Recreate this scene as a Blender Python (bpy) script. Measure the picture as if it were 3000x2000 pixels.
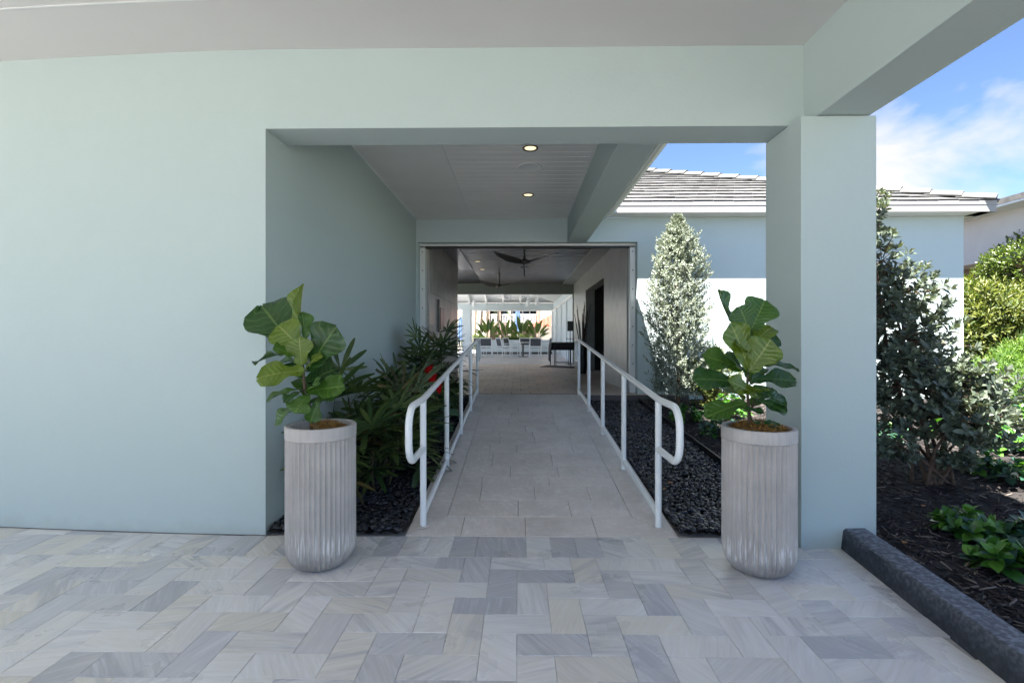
import bpy, math, random
import numpy as np
from mathutils import Vector, Matrix
random.seed(7); RNG = np.random.default_rng(7)
for o in list(bpy.data.objects): bpy.data.objects.remove(o)
S = bpy.context.scene; COL = S.collection
R = math.radians
# ------------------------------------------------------------------ camera, sky, sun, exposure
YAW = 0.0135; FPX = 1110.0; CX, HY = 1176.0, 774.0; EYE = 1.4
cd = bpy.data.cameras.new('camera'); cam = bpy.data.objects.new('camera', cd); COL.objects.link(cam)
cd.sensor_width = 36; cd.lens = 36 * FPX / 2352; cd.shift_y = -10 / 2352; cd.clip_end = 2000; cd.clip_start = 0.02
cam.location = (0, 0, EYE); cam.rotation_euler = (R(90), 0, YAW); S.camera = cam

LDIR = Vector((0.30, 0.32, -1.0)).normalized()
SUN_EL = math.asin(-LDIR.z); SUN_AZ = math.atan2(-LDIR.x, -LDIR.y)      # azimuth from +Y towards +X
w = bpy.data.worlds.new('World'); S.world = w; w.use_nodes = True
wn = w.node_tree; wn.nodes.clear()
sky = wn.nodes.new('ShaderNodeTexSky'); sky.sky_type = 'NISHITA'; sky.sun_disc = False
sky.sun_elevation = SUN_EL; sky.sun_rotation = SUN_AZ; sky.air_density = 0.6; sky.dust_density = 0.0; sky.ozone_density = 3.0
tc = wn.nodes.new('ShaderNodeTexCoord'); mp = wn.nodes.new('ShaderNodeMapping')
mp.inputs['Scale'].default_value = (1.0, 1.0, 2.1); mp.inputs['Location'].default_value = (5.1, 0.4, 1.9)
mp.inputs['Rotation'].default_value = (0.0, 0.35, 0.0)
no = wn.nodes.new('ShaderNodeTexNoise'); no.inputs['Scale'].default_value = 3.0; no.inputs['Detail'].default_value = 9
no.inputs['Roughness'].default_value = 0.52; no.inputs['Distortion'].default_value = 0.25
rp = wn.nodes.new('ShaderNodeValToRGB'); rp.color_ramp.elements[0].position = 0.505; rp.color_ramp.elements[1].position = 0.66
rp.color_ramp.elements[0].color = (0, 0, 0, 1); rp.color_ramp.elements[1].color = (0.95, 0.95, 0.95, 1)
mx = wn.nodes.new('ShaderNodeMixRGB'); mx.inputs[2].default_value = (2.95, 2.9, 3.05, 1)
bg = wn.nodes.new('ShaderNodeBackground'); bg.inputs['Strength'].default_value = 0.05
wo = wn.nodes.new('ShaderNodeOutputWorld'); L = wn.links.new
L(tc.outputs['Generated'], mp.inputs['Vector']); L(mp.outputs[0], no.inputs['Vector']); L(no.outputs['Fac'], rp.inputs[0])
L(rp.outputs[0], mx.inputs[0]); L(sky.outputs[0], mx.inputs[1]); L(mx.outputs[0], bg.inputs[0]); L(bg.outputs[0], wo.inputs[0])
sl = bpy.data.lights.new('sun', 'SUN'); sl.energy = 5.0; sl.angle = R(0.53); sl.color = (1.0, 0.95, 0.88)
so = bpy.data.objects.new('sun', sl); COL.objects.link(so); so.rotation_euler = LDIR.to_track_quat('-Z', 'Y').to_euler(); so.location = (-6, -9, 20)
vs = S.view_settings; vs.view_transform = 'Standard'; vs.look = 'None'; vs.gamma = 1; vs.use_curve_mapping = False
vs.exposure = 2.85
S.cycles.max_bounces = 10; S.cycles.diffuse_bounces = 6; S.cycles.glossy_bounces = 4; S.cycles.transparent_max_bounces = 8

# ------------------------------------------------------------------ helpers
def W(x, y, Y):                       # photo pixel (2352 wide) -> point on the plane at world Y
    u = (x - CX) / FPX; v = (HY - y) / FPX; c, s = math.cos(YAW), math.sin(YAW)
    dep = Y / (u * s + c)
    return Vector((dep * (u * c - s), Y, EYE + v * dep))

class MB:
    def __init__(s): s.v = []; s.f = []
    def add(s, vs_, fs):
        n = len(s.v); s.v += [tuple(p) for p in vs_]; s.f += [tuple(i + n for i in f) for f in fs]; return s
    def box(s, x0, x1, y0, y1, z0, z1, M=None):
        p = [(x0,y0,z0),(x1,y0,z0),(x1,y1,z0),(x0,y1,z0),(x0,y0,z1),(x1,y0,z1),(x1,y1,z1),(x0,y1,z1)]
        if M is not None: p = [M @ Vector(q) for q in p]
        return s.add(p, [(0,3,2,1),(4,5,6,7),(0,1,5,4),(1,2,6,5),(2,3,7,6),(3,0,4,7)])
    def hexa(s, p): return s.add(p, [(0,3,2,1),(4,5,6,7),(0,1,5,4),(1,2,6,5),(2,3,7,6),(3,0,4,7)])
    def prism(s, poly, y0, y1):       # poly in XZ, extruded along Y
        n = len(poly)
        vs_ = [(x, y0, z) for x, z in poly] + [(x, y1, z) for x, z in poly]
        return s.add(vs_, [tuple(range(n)), tuple(range(2*n-1, n-1, -1))] + [(i, i+n, (i+1) % n + n, (i+1) % n) for i in range(n)])
    def slab(s, poly, z0, z1):        # poly in XY (counter-clockwise)
        n = len(poly)
        vs_ = [(x, y, z0) for x, y in poly] + [(x, y, z1) for x, y in poly]
        return s.add(vs_, [tuple(range(n-1, -1, -1)), tuple(range(n, 2*n))] + [(i, (i+1) % n, (i+1) % n + n, i+n) for i in range(n)])
    def tube(s, pts, r, n=10, cap=True):
        pts = [Vector(p) for p in pts]; rs = r if isinstance(r, (list, tuple)) else [r] * len(pts)
        t = (pts[1] - pts[0]).normalized(); a = t.orthogonal().normalized(); rings = []
        for i, p in enumerate(pts):
            if i == 0: tt = (pts[1] - pts[0])
            elif i == len(pts) - 1: tt = pts[i] - pts[i-1]
            else: tt = (pts[i+1] - pts[i]).normalized() + (pts[i] - pts[i-1]).normalized()
            tt = tt.normalized(); a = (a - tt * a.dot(tt))
            a = a.normalized() if a.length > 1e-6 else tt.orthogonal().normalized()
            b = tt.cross(a)
            rings.append([p + (a * math.cos(2*math.pi*k/n) + b * math.sin(2*math.pi*k/n)) * rs[i] for k in range(n)])
        vs_ = [q for ring in rings for q in ring]; fs = []
        for i in range(len(pts) - 1):
            for k in range(n): fs.append((i*n+k, i*n+(k+1) % n, (i+1)*n+(k+1) % n, (i+1)*n+k))
        if cap: fs += [tuple(range(n-1, -1, -1)), tuple(range((len(pts)-1)*n, len(pts)*n))]
        return s.add(vs_, fs)
    def lathe(s, prof, n=24, c=(0,0,0), cap=True):
        vs_ = [(c[0]+r*math.cos(2*math.pi*k/n), c[1]+r*math.sin(2*math.pi*k/n), c[2]+z) for r, z in prof for k in range(n)]; fs = []
        for i in range(len(prof)-1):
            for k in range(n): fs.append((i*n+k, i*n+(k+1) % n, (i+1)*n+(k+1) % n, (i+1)*n+k))
        if cap: fs += [tuple(range(n-1, -1, -1)), tuple(range((len(prof)-1)*n, len(prof)*n))]
        return s.add(vs_, fs)
    def mesh(s, name, m=None, smooth=False):
        me = bpy.data.meshes.new(name); me.from_pydata(s.v, [], s.f); me.update()
        if m: me.materials.append(m)
        if smooth:
            me.polygons.foreach_set('use_smooth', [True] * len(me.polygons))
            try: me.set_sharp_from_angle(angle=R(40))
            except Exception: pass
        return me
    def build(s, name, m, parent=None, smooth=False, bevel=0, seg=2):
        o = link(name, s.mesh(name, m, smooth), parent)
        if bevel:
            b = o.modifiers.new('bevel', 'BEVEL'); b.width = bevel; b.segments = seg; b.limit_method = 'ANGLE'; b.angle_limit = R(40)
        return o
def link(name, me, parent=None, M=None):
    o = bpy.data.objects.new(name, me); COL.objects.link(o)
    if parent is not None: o.parent = parent; o.matrix_parent_inverse = INV.get(parent.name, Matrix())
    if M is not None: o.matrix_basis = M
    return o
INV = {}
def tag(o, label=None, cat=None, group=None, kind=None):
    if label: o['label'] = label
    if cat: o['category'] = cat
    if group: o['group'] = group
    if kind: o['kind'] = kind
    return o
def thing(name, loc, label, cat, group=None, world=True):     # Empty at the base; parts given in world coordinates
    o = bpy.data.objects.new(name, None); COL.objects.link(o); o.location = loc; o.empty_display_size = 0.1
    if world: INV[o.name] = Matrix.Translation(-Vector(loc))
    return tag(o, label, cat, group)
def copy_tree(src, parent=None):
    c = src.copy(); COL.objects.link(c)
    if parent is not None: c.parent = parent
    for ch in src.children: copy_tree(ch, c)
    return c
def npmesh(name, V, F, m, smooth=False, parent=None, nper=None):   # V (n,3), F (m,k) arrays
    V = np.asarray(V, dtype=np.float32); F = np.asarray(F, dtype=np.int32)
    me = bpy.data.meshes.new(name); me.vertices.add(len(V)); me.vertices.foreach_set('co', V.ravel())
    k = F.shape[1]; me.loops.add(F.size); me.loops.foreach_set('vertex_index', F.ravel())
    me.polygons.add(len(F)); me.polygons.foreach_set('loop_start', np.arange(0, F.size, k, dtype=np.int32))
    try: me.polygons.foreach_set('loop_total', np.full(len(F), k, dtype=np.int32))
    except Exception: pass
    if smooth: me.polygons.foreach_set('use_smooth', np.ones(len(F), dtype=bool))
    me.update(calc_edges=True); me.validate(); me.materials.append(m)
    return link(name, me, parent)
def scatter(tv, tf, mats4):            # template verts, faces, (n,4,4) -> V, F
    tv = np.asarray(tv, float); tf = np.asarray(tf, int); n = len(mats4)
    V = np.einsum('nij,kj->nki', mats4[:, :3, :3], tv) + mats4[:, None, :3, 3]
    F = tf[None] + (np.arange(n) * len(tv))[:, None, None]
    return V.reshape(-1, 3), F.reshape(-1, tf.shape[1])
def frames(P, D, Nn, S3):              # arrays: position, direction(+Y), normal hint(+Z), scale(n,3)
    D = D / np.linalg.norm(D, axis=1, keepdims=True); X = np.cross(D, Nn); X /= np.linalg.norm(X, axis=1, keepdims=True) + 1e-9
    Z = np.cross(X, D); M = np.zeros((len(P), 4, 4)); M[:, 3, 3] = 1
    M[:, :3, 0] = X * S3[:, :1]; M[:, :3, 1] = D * S3[:, 1:2]; M[:, :3, 2] = Z * S3[:, 2:3]; M[:, :3, 3] = P
    return M
def leafM(base, d, nh, sx, sy, sz=None):
    d = Vector(d).normalized(); X = d.cross(Vector(nh)); X = X.normalized() if X.length > 1e-5 else d.orthogonal().normalized(); Z = X.cross(d)
    sz = sx if sz is None else sz
    m = Matrix((X * sx, d * sy, Z * sz)).transposed().to_4x4(); m.translation = Vector(base); return m

# ------------------------------------------------------------------ materials
class NT:
    def __init__(s, name):
        s.m = bpy.data.materials.new(name); s.m.use_nodes = True; s.t = s.m.node_tree
        s.b = s.t.nodes['Principled BSDF']; s.out = s.t.nodes['Material Output']
    def n(s, typ, ins=None, **props):
        nd = s.t.nodes.new('ShaderNode' + typ)
        for k, v in props.items(): setattr(nd, k, v)
        for k, v in (ins or {}).items(): s.set(nd.inputs[k], v)
        return nd
    def set(s, sock, v):
        if isinstance(v, bpy.types.NodeSocket): s.t.links.new(v, sock)
        elif isinstance(v, tuple) and len(v) == 3 and sock.type == 'RGBA': sock.default_value = v + (1,)
        else: sock.default_value = v
    def p(s, **k):
        for a, v in k.items(): s.set(s.b.inputs[a.replace('_', ' ')], v)
    def noise(s, vec, scale, detail=4, rough=0.5, dist=0.0):
        nd = s.n('TexNoise', {'Scale': scale, 'Detail': detail, 'Roughness': rough, 'Distortion': dist})
        if vec is not None: s.set(nd.inputs['Vector'], vec)
        return nd.outputs['Fac']
    def ramp(s, fac, stops, interp='LINEAR'):
        r = s.n('ValToRGB', {'Fac': fac}); r.color_ramp.interpolation = interp; e = r.color_ramp.elements
        while len(e) < len(stops): e.new(0.5)
        for el, (p_, c) in zip(e, stops): el.position = p_; el.color = tuple(c) + (1,) if len(c) == 3 else c
        return r.outputs['Color']
    def mix(s, f, a, b, mode='MIX'):
        nd = s.n('MixRGB', {0: f, 1: a, 2: b}, blend_type=mode); return nd.outputs[0]
    def math(s, op, a, b=0.0): return s.n('Math', {0: a, 1: b}, operation=op).outputs[0]
    def bump(s, h, strength=0.2, dist=0.01):
        s.set(s.b.inputs['Normal'], s.n('Bump', {'Height': h, 'Strength': strength, 'Distance': dist}).outputs[0])
    @property
    def pos(s): return s.n('NewGeometry').outputs['Position']
    @property
    def rnd(s):
        a = s.n('ObjectInfo').outputs['Random']; b = s.n('NewGeometry').outputs['Random Per Island']
        return s.math('FRACT', s.math('ADD', a, b))
def simple(name, c, rough=0.5, var=0.08, scale=6.0, metal=0.0, bump=0.0, bscale=60.0, spec=0.5):
    t = NT(name); p = t.pos
    f = t.noise(p, scale, 5)
    c2 = tuple(x * (1 - var) for x in c); c1 = tuple(min(1, x * (1 + var)) for x in c)
    t.p(Base_Color=t.ramp(f, [(0.3, c2), (0.7, c1)]), Roughness=rough, Metallic=metal)
    t.b.inputs['Specular IOR Level'].default_value = spec
    if bump: t.bump(t.noise(p, bscale, 3), bump, 0.004)
    return t.m
def stucco(name, c, rough=0.75):
    t = NT(name); p = t.pos
    big = t.noise(p, 0.7, 3); mid = t.noise(p, 9, 4)
    col = t.mix(t.ramp(big, [(0.3, (0, 0, 0)), (0.7, (1, 1, 1))]), tuple(x * 0.965 for x in c), c)
    col = t.mix(t.ramp(mid, [(0.35, (0, 0, 0)), (0.7, (0.35,) * 3)]), col, tuple(x * 0.95 for x in c))
    # splash dirt low on the wall, with a ragged edge of its own
    z = t.n('SeparateXYZ', {0: p}).outputs['Z']
    dirt = t.math('SUBTRACT', 0.10, t.math('ADD', z, t.math('MULTIPLY', t.math('SUBTRACT', mid, 0.5), 0.22)))
    dirt = t.n('Math', {0: t.math('MULTIPLY', dirt, 9.0)}, operation='MULTIPLY', use_clamp=True); dirt.inputs[1].default_value = 0.28
    col = t.mix(t.math('MULTIPLY', dirt.outputs[0], t.math('LESS_THAN', z, 0.4)), col, (0.30, 0.30, 0.28))
    t.p(Base_Color=col, Roughness=rough); t.b.inputs['Specular IOR Level'].default_value = 0.3
    h = t.math('ADD', t.noise(p, 120, 1), t.math('MULTIPLY', t.noise(p, 38, 1), 0.8))
    t.bump(h, 0.30, 0.003); return t.m
def foliage(name, dark, light, rough=0.45, trans=0.25, back=None, spec=0.5):
    t = NT(name); r = t.rnd
    col = t.ramp(r, [(0.0, dark), (0.55, tuple((a + b) / 2 for a, b in zip(dark, light))), (1.0, light)])
    if back: col = t.mix(t.n('NewGeometry').outputs['Backfacing'], col, back)
    t.p(Base_Color=col, Roughness=rough); t.b.inputs['Specular IOR Level'].default_value = spec
    tr = t.n('BsdfTranslucent', {'Color': t.mix(1.0, col, (1.25, 1.3, 0.55), 'MULTIPLY')})
    ms = t.n('MixShader', {0: trans}); t.t.links.new(t.b.outputs[0], ms.inputs[1]); t.t.links.new(tr.outputs[0], ms.inputs[2])
    t.t.links.new(ms.outputs[0], t.out.inputs[0]); return t.m

M = {}
M['wall'] = stucco('aqua_stucco', (0.470, 0.553, 0.538))
M['wall2'] = stucco('pale_aqua_stucco', (0.52, 0.61, 0.62))
M['ceil'] = simple('ceiling_paint', (0.63, 0.615, 0.60), 0.6, 0.02, 1.5, bump=0.1, bscale=120)
M['pceil'] = simple('passage_ceiling_paint', (0.84, 0.82, 0.80), 0.38, 0.03, 2)
M['white'] = simple('white_paint', (0.80, 0.80, 0.79), 0.35, 0.03, 3)
M['rail'] = simple('white_rail_enamel', (0.82, 0.84, 0.84), 0.28, 0.02, 8)
M['gutter'] = simple('gutter_paint', (0.66, 0.66, 0.60), 0.4, 0.06, 4)
M['fascia'] = simple('pale_fascia', (0.30, 0.29, 0.28), 0.5, 0.03, 3)
M['trim'] = simple('eave_trim', (0.72, 0.70, 0.68), 0.5, 0.03, 3)
M['black'] = simple('black_metal', (0.012, 0.012, 0.013), 0.4, 0.1)
M['graymetal'] = simple('fan_metal', (0.10, 0.10, 0.095), 0.35, 0.1, metal=0.6)
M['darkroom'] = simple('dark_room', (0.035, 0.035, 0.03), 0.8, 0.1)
M['soil'] = simple('soil', (0.02, 0.015, 0.012), 0.95, 0.4, 60, bump=0.8, bscale=70)
M['liner'] = simple('pot_liner', (0.03, 0.03, 0.03), 0.6)
M['kerb'] = None
M['sling'] = simple('sling_fabric', (0.075, 0.078, 0.09), 0.7, 0.1, 80)
M['cloth'] = simple('black_cloth', (0.006, 0.006, 0.008), 0.75, 0.2, 40)
M['cream'] = simple('cream_stucco', (0.46, 0.42, 0.34), 0.8, 0.04, 2)
M['brown'] = simple('brown_trim', (0.26, 0.19, 0.15), 0.7, 0.1, 3)
M['pink'] = simple('pale_pink_stucco', (0.66, 0.61, 0.575), 0.8, 0.04, 2)
M['glass'] = simple('dark_glass', (0.015, 0.018, 0.02), 0.08, 0.1)
M['blue'] = simple('blue_canvas', (0.09, 0.15, 0.26), 0.8, 0.15, 8)
M['bark'] = simple('bark', (0.10, 0.065, 0.045), 0.9, 0.35, 25, bump=0.8, bscale=50)
M['palebark'] = simple('palm_bark', (0.22, 0.18, 0.13), 0.9, 0.3, 12, bump=0.7, bscale=30)
M['cane'] = simple('green_brown_cane', (0.05, 0.045, 0.02), 0.7, 0.3, 30)
M['redroof'] = simple('red_roof_tile', (0.26, 0.055, 0.03), 0.7, 0.25, 6)
M['shade'] = simple('screen_shade', (0.62, 0.66, 0.68), 0.6, 0.03, 3)
M['edging'] = simple('black_edging', (0.012, 0.012, 0.012), 0.5, 0.2)
M['drywood'] = simple('dark_reed', (0.03, 0.018, 0.012), 0.7, 0.3, 20)
M['sign'] = simple('dark_red_panel', (0.035, 0.012, 0.01), 0.35, 0.1)
M['flower'] = simple('red_spathe', (0.55, 0.01, 0.015), 0.25, 0.15, 20)
M['bulbmetal'] = simple('downlight_reflector', (0.75, 0.66, 0.45), 0.25, 0.05, metal=0.3)
M['terrace'] = simple('terrace_stone', (0.46, 0.44, 0.44), 0.5, 0.08, 1.5)
M['asphaltgrass'] = simple('lawn_soil', (0.07, 0.09, 0.035), 0.95, 0.4, 3)

def kerb_mat():
    t = NT('black_painted_concrete'); p = t.pos
    f = t.noise(p, 22, 6, 0.65); g = t.noise(p, 48, 5)
    col = t.ramp(f, [(0.30, (0.010, 0.012, 0.017)), (0.55, (0.022, 0.026, 0.034)), (0.74, (0.06, 0.066, 0.078))])
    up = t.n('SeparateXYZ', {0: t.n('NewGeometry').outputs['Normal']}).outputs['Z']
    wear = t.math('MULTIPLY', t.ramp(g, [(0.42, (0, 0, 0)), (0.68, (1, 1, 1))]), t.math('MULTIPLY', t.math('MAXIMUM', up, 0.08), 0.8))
    t.p(Base_Color=t.mix(wear, t.mix(t.math('MULTIPLY', t.math('MAXIMUM', up, 0.0), 0.6), col, (0.105, 0.12, 0.15)), (0.24, 0.26, 0.30)), Roughness=0.72)  # top painted paler and bluer for the light on it, plus worn patches
    t.bump(t.math('ADD', f, t.math('MULTIPLY', g, 0.3)), 0.20, 0.005); return t.m
M['kerb'] = kerb_mat()

def stone_mat(name, tones, streak, rough=0.36, sx=2.2, sy=15.0, amp=0.55, pit=False):
    t = NT(name); r = t.rnd
    ang = t.math('MULTIPLY', t.math('FRACT', t.math('MULTIPLY', r, 17.3)), 3.1416)
    off = t.n('CombineXYZ', {0: t.math('MULTIPLY', r, 83.0), 1: t.math('MULTIPLY', r, 57.0), 2: t.math('MULTIPLY', r, 31.0)}).outputs[0]
    v = t.n('VectorRotate', {'Vector': t.pos, 'Angle': ang}, rotation_type='Z_AXIS').outputs[0]
    v = t.n('VectorMath', {0: v, 1: off}, operation='ADD').outputs[0]
    vm = t.n('VectorMath', {0: v, 1: (sx, sy, 4.0)}, operation='MULTIPLY').outputs[0]
    f = t.noise(vm, 1.0, 6, 0.6, 0.7); cl = t.noise(v, 3.2, 4)
    base = t.ramp(r, [(i / (len(tones)), c) for i, c in enumerate(tones)], 'CONSTANT')
    s1 = t.ramp(f, [(0.36, (0, 0, 0)), (0.50, (0.35, 0.35, 0.35)), (0.62, (1, 1, 1))])
    fine = t.noise(t.n('VectorMath', {0: v, 1: (sx * 3, sy * 4.0, 4.0)}, operation='MULTIPLY').outputs[0], 1.0, 5, 0.65, 0.4)
    str_amt = t.math('MULTIPLY', s1, t.math('MULTIPLY', t.math('FRACT', t.math('MULTIPLY', r, 7.7)), amp))
    col = t.mix(str_amt, base, streak)
    col = t.mix(t.math('MULTIPLY', t.ramp(fine, [(0.50, (0, 0, 0)), (0.68, (1, 1, 1))]), 0.30), col, tuple(min(1, x * 1.9 + .12) for x in streak))
    col = t.mix(t.math('MULTIPLY', t.ramp(fine, [(0.30, (1, 1, 1)), (0.44, (0, 0, 0))]), 0.25), col, tuple(x * .8 for x in streak))
    col = t.mix(t.math('MULTIPLY', t.ramp(cl, [(0.45, (0, 0, 0)), (0.75, (1, 1, 1))]), 0.35), col, (0.62, 0.58, 0.48) if not pit else (0.50, 0.46, 0.39))
    if pit:
        pt = t.noise(t.pos, 55, 3, 0.6)
        col = t.mix(t.math('MULTIPLY', t.ramp(pt, [(0.63, (0, 0, 0)), (0.72, (1, 1, 1))]), 0.45), col, (0.20, 0.18, 0.165))
        soil = t.noise(t.pos, 2.2, 5, 0.6)
        col = t.mix(t.math('MULTIPLY', t.ramp(soil, [(0.45, (0, 0, 0)), (0.75, (1, 1, 1))]), 0.35), col, (0.31, 0.285, 0.26))
    scuff = t.noise(t.pos, 1.4, 6, 0.62)
    t.p(Base_Color=col, Roughness=t.math('ADD', rough, t.math('MULTIPLY', t.math('SUBTRACT', scuff, 0.5), 0.35)))
    t.b.inputs['Specular IOR Level'].default_value = 0.45
    t.bump(t.math('ADD', t.noise(t.pos, 40, 4), t.math('MULTIPLY', f, 0.7)), 0.10, 0.006); return t.m
M['paver'] = stone_mat('quartzite_paver', [(0.74, 0.73, 0.71), (0.66, 0.645, 0.63), (0.73, 0.70, 0.63), (0.48, 0.485, 0.51), (0.76, 0.745, 0.73),
     (0.69, 0.68, 0.67), (0.73, 0.71, 0.68), (0.56, 0.56, 0.58), (0.73, 0.72, 0.71), (0.67, 0.635, 0.57)], (0.40, 0.405, 0.44), 0.30, 1.5, 15.0, 0.9)
M['ramp'] = stone_mat('limestone_tile', [(0.68, 0.62, 0.57), (0.71, 0.65, 0.60), (0.65, 0.59, 0.54), (0.69, 0.635, 0.585)], (0.58, 0.53, 0.485), 0.55, 4, 7, 0.4, True)
M['tan'] = stone_mat('tan_terrace_tile', [(0.60, 0.46, 0.36), (0.52, 0.40, 0.31), (0.63, 0.49, 0.39), (0.56, 0.43, 0.34), (0.50, 0.38, 0.30)], (0.42, 0.33, 0.26), 0.42, 4, 8, 0.4, True)
M['panel'] = stone_mat('grey_stone_panel', [(0.36, 0.345, 0.32), (0.31, 0.30, 0.285), (0.38, 0.36, 0.34)], (0.26, 0.25, 0.24), 0.36, 3, 10, 0.5)
M['grout'] = simple('grout', (0.42, 0.41, 0.40), 0.9, 0.15, 30)
M['darkgrout'] = simple('dark_grout', (0.11, 0.10, 0.095), 0.9, 0.15, 30)
M['plaster'] = simple('grey_plaster', (0.30, 0.31, 0.30), 0.35, 0.14, 3.5, bump=0.3, bscale=25)
M['darkplank'] = simple('gloss_ceiling_plank', (0.16, 0.15, 0.15), 0.22, 0.08, 2)
M['rooftile'] = None
def roof_mat():
    t = NT('flat_concrete_tile'); p = t.pos; r = t.rnd
    f = t.noise(p, 7, 6, 0.6); g = t.noise(p, 45, 4)
    col = t.ramp(r, [(0, (0.085, 0.084, 0.082)), (0.5, (0.105, 0.104, 0.102)), (1, (0.135, 0.133, 0.13))])
    col = t.mix(t.math('MULTIPLY', t.ramp(f, [(0.42, (0, 0, 0)), (0.7, (1, 1, 1))]), 0.7), col, (0.035, 0.035, 0.034))
    t.p(Base_Color=col, Roughness=0.85); t.bump(g, 0.5, 0.01); return t.m
M['rooftile'] = roof_mat()
def pot_mat():
    t = NT('weathered_fluted_concrete'); p = t.n('TexCoord').outputs['Object']
    f = t.noise(p, 5, 6, 0.6)
    st = t.noise(t.n('VectorMath', {0: p, 1: (38.0, 38.0, 2.2)}, operation='MULTIPLY').outputs[0], 1.0, 4, 0.6)
    z = t.n('SeparateXYZ', {0: p}).outputs['Z']
    col = t.ramp(f, [(0.3, (0.40, 0.37, 0.345)), (0.7, (0.51, 0.475, 0.445))])
    col = t.mix(t.math('MULTIPLY', t.ramp(st, [(0.48, (0, 0, 0)), (0.7, (1, 1, 1))]), 0.5), col, (0.34, 0.31, 0.29))
    band = t.ramp(t.math('ADD', z, t.math('MULTIPLY', t.math('SUBTRACT', f, 0.5), 0.22)), [(0.06, (0, 0, 0)), (0.13, (1, 1, 1)), (0.17, (1, 1, 1)), (0.27, (0, 0, 0))])
    efl = t.math('MULTIPLY', band, t.ramp(t.noise(t.n('VectorMath', {0: p, 1: (60.0, 60.0, 6.0)}, operation='MULTIPLY').outputs[0], 1.0, 5), [(0.5, (0, 0, 0)), (0.64, (1, 1, 1))]))
    col = t.mix(t.math('MULTIPLY', efl, 0.8), col, (0.82, 0.81, 0.80))
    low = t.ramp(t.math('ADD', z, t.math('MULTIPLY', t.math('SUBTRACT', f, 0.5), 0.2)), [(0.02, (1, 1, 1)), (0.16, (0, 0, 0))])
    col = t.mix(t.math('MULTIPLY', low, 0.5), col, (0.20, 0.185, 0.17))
    t.p(Base_Color=col, Roughness=0.82); t.bump(t.math('ADD', t.noise(p, 130, 3), f), 0.35, 0.004); return t.m
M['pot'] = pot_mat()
def pebble_mat():
    t = NT('black_river_pebble'); r = t.rnd
    col = t.ramp(r, [(0, (0.006, 0.0065, 0.009)), (0.7, (0.014, 0.015, 0.021)), (0.93, (0.035, 0.037, 0.05)), (1, (0.07, 0.07, 0.08))])
    t.p(Base_Color=col, Roughness=t.math('ADD', 0.16, t.math('MULTIPLY', t.math('FRACT', t.math('MULTIPLY', r, 9.1)), 0.2))); t.bump(t.noise(t.pos, 90, 2), 0.06, 0.003); return t.m
M['pebble'] = pebble_mat()
def mulch_mat():
    t = NT('shredded_mulch'); r = t.rnd
    col = t.ramp(r, [(0, (0.010, 0.008, 0.008)), (0.6, (0.030, 0.024, 0.023)), (0.88, (0.075, 0.06, 0.053)), (1, (0.21, 0.175, 0.145))])
    t.p(Base_Color=col, Roughness=0.85); return t.m
M['mulch'] = mulch_mat()
M['mulchbed'] = simple('mulch_bed', (0.016, 0.013, 0.012), 0.95, 0.5, 40, bump=1.0, bscale=60)
M['moss'] = simple('dry_moss', (0.26, 0.13, 0.025), 0.95, 0.55, 45)
M['lf_silver'] = foliage('silver_leaf', (0.10, 0.125, 0.095), (0.31, 0.35, 0.28), 0.5, 0.12, (0.25, 0.28, 0.23))
M['lf_bush'] = foliage('grey_green_leaf', (0.034, 0.050, 0.035), (0.165, 0.205, 0.145), 0.34, 0.14, (0.14, 0.165, 0.13))
M['lf_cover'] = foliage('glossy_green_leaf', (0.032, 0.115, 0.024), (0.12, 0.28, 0.04), 0.26, 0.24)
M['lf_blue'] = foliage('bluish_green_leaf', (0.02, 0.065, 0.045), (0.06, 0.13, 0.08), 0.32, 0.15)
M['lf_hedge'] = foliage('clipped_hedge_leaf', (0.025, 0.055, 0.006), (0.12, 0.17, 0.022), 0.35, 0.25)
M['lf_yellow'] = foliage('yellow_green_leaf', (0.035, 0.07, 0.012), (0.19, 0.205, 0.045), 0.5, 0.3)
M['lf_fern'] = foliage('bright_fern_leaf', (0.05, 0.13, 0.02), (0.17, 0.28, 0.05), 0.5, 0.3)
M['lf_rhapis'] = foliage('lady_palm_leaf', (0.022, 0.060, 0.020), (0.11, 0.155, 0.045), 0.32, 0.15)
M['lf_rhapis_dry'] = foliage('lady_palm_dry_leaf', (0.05, 0.05, 0.02), (0.16, 0.12, 0.04), 0.5, 0.2)
M['lf_bird'] = foliage('paddle_leaf', (0.05, 0.10, 0.022), (0.15, 0.21, 0.055), 0.35, 0.3)
M['deadleaf'] = simple('dead_leaf', (0.24, 0.10, 0.03), 0.7, 0.3, 20)
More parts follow.
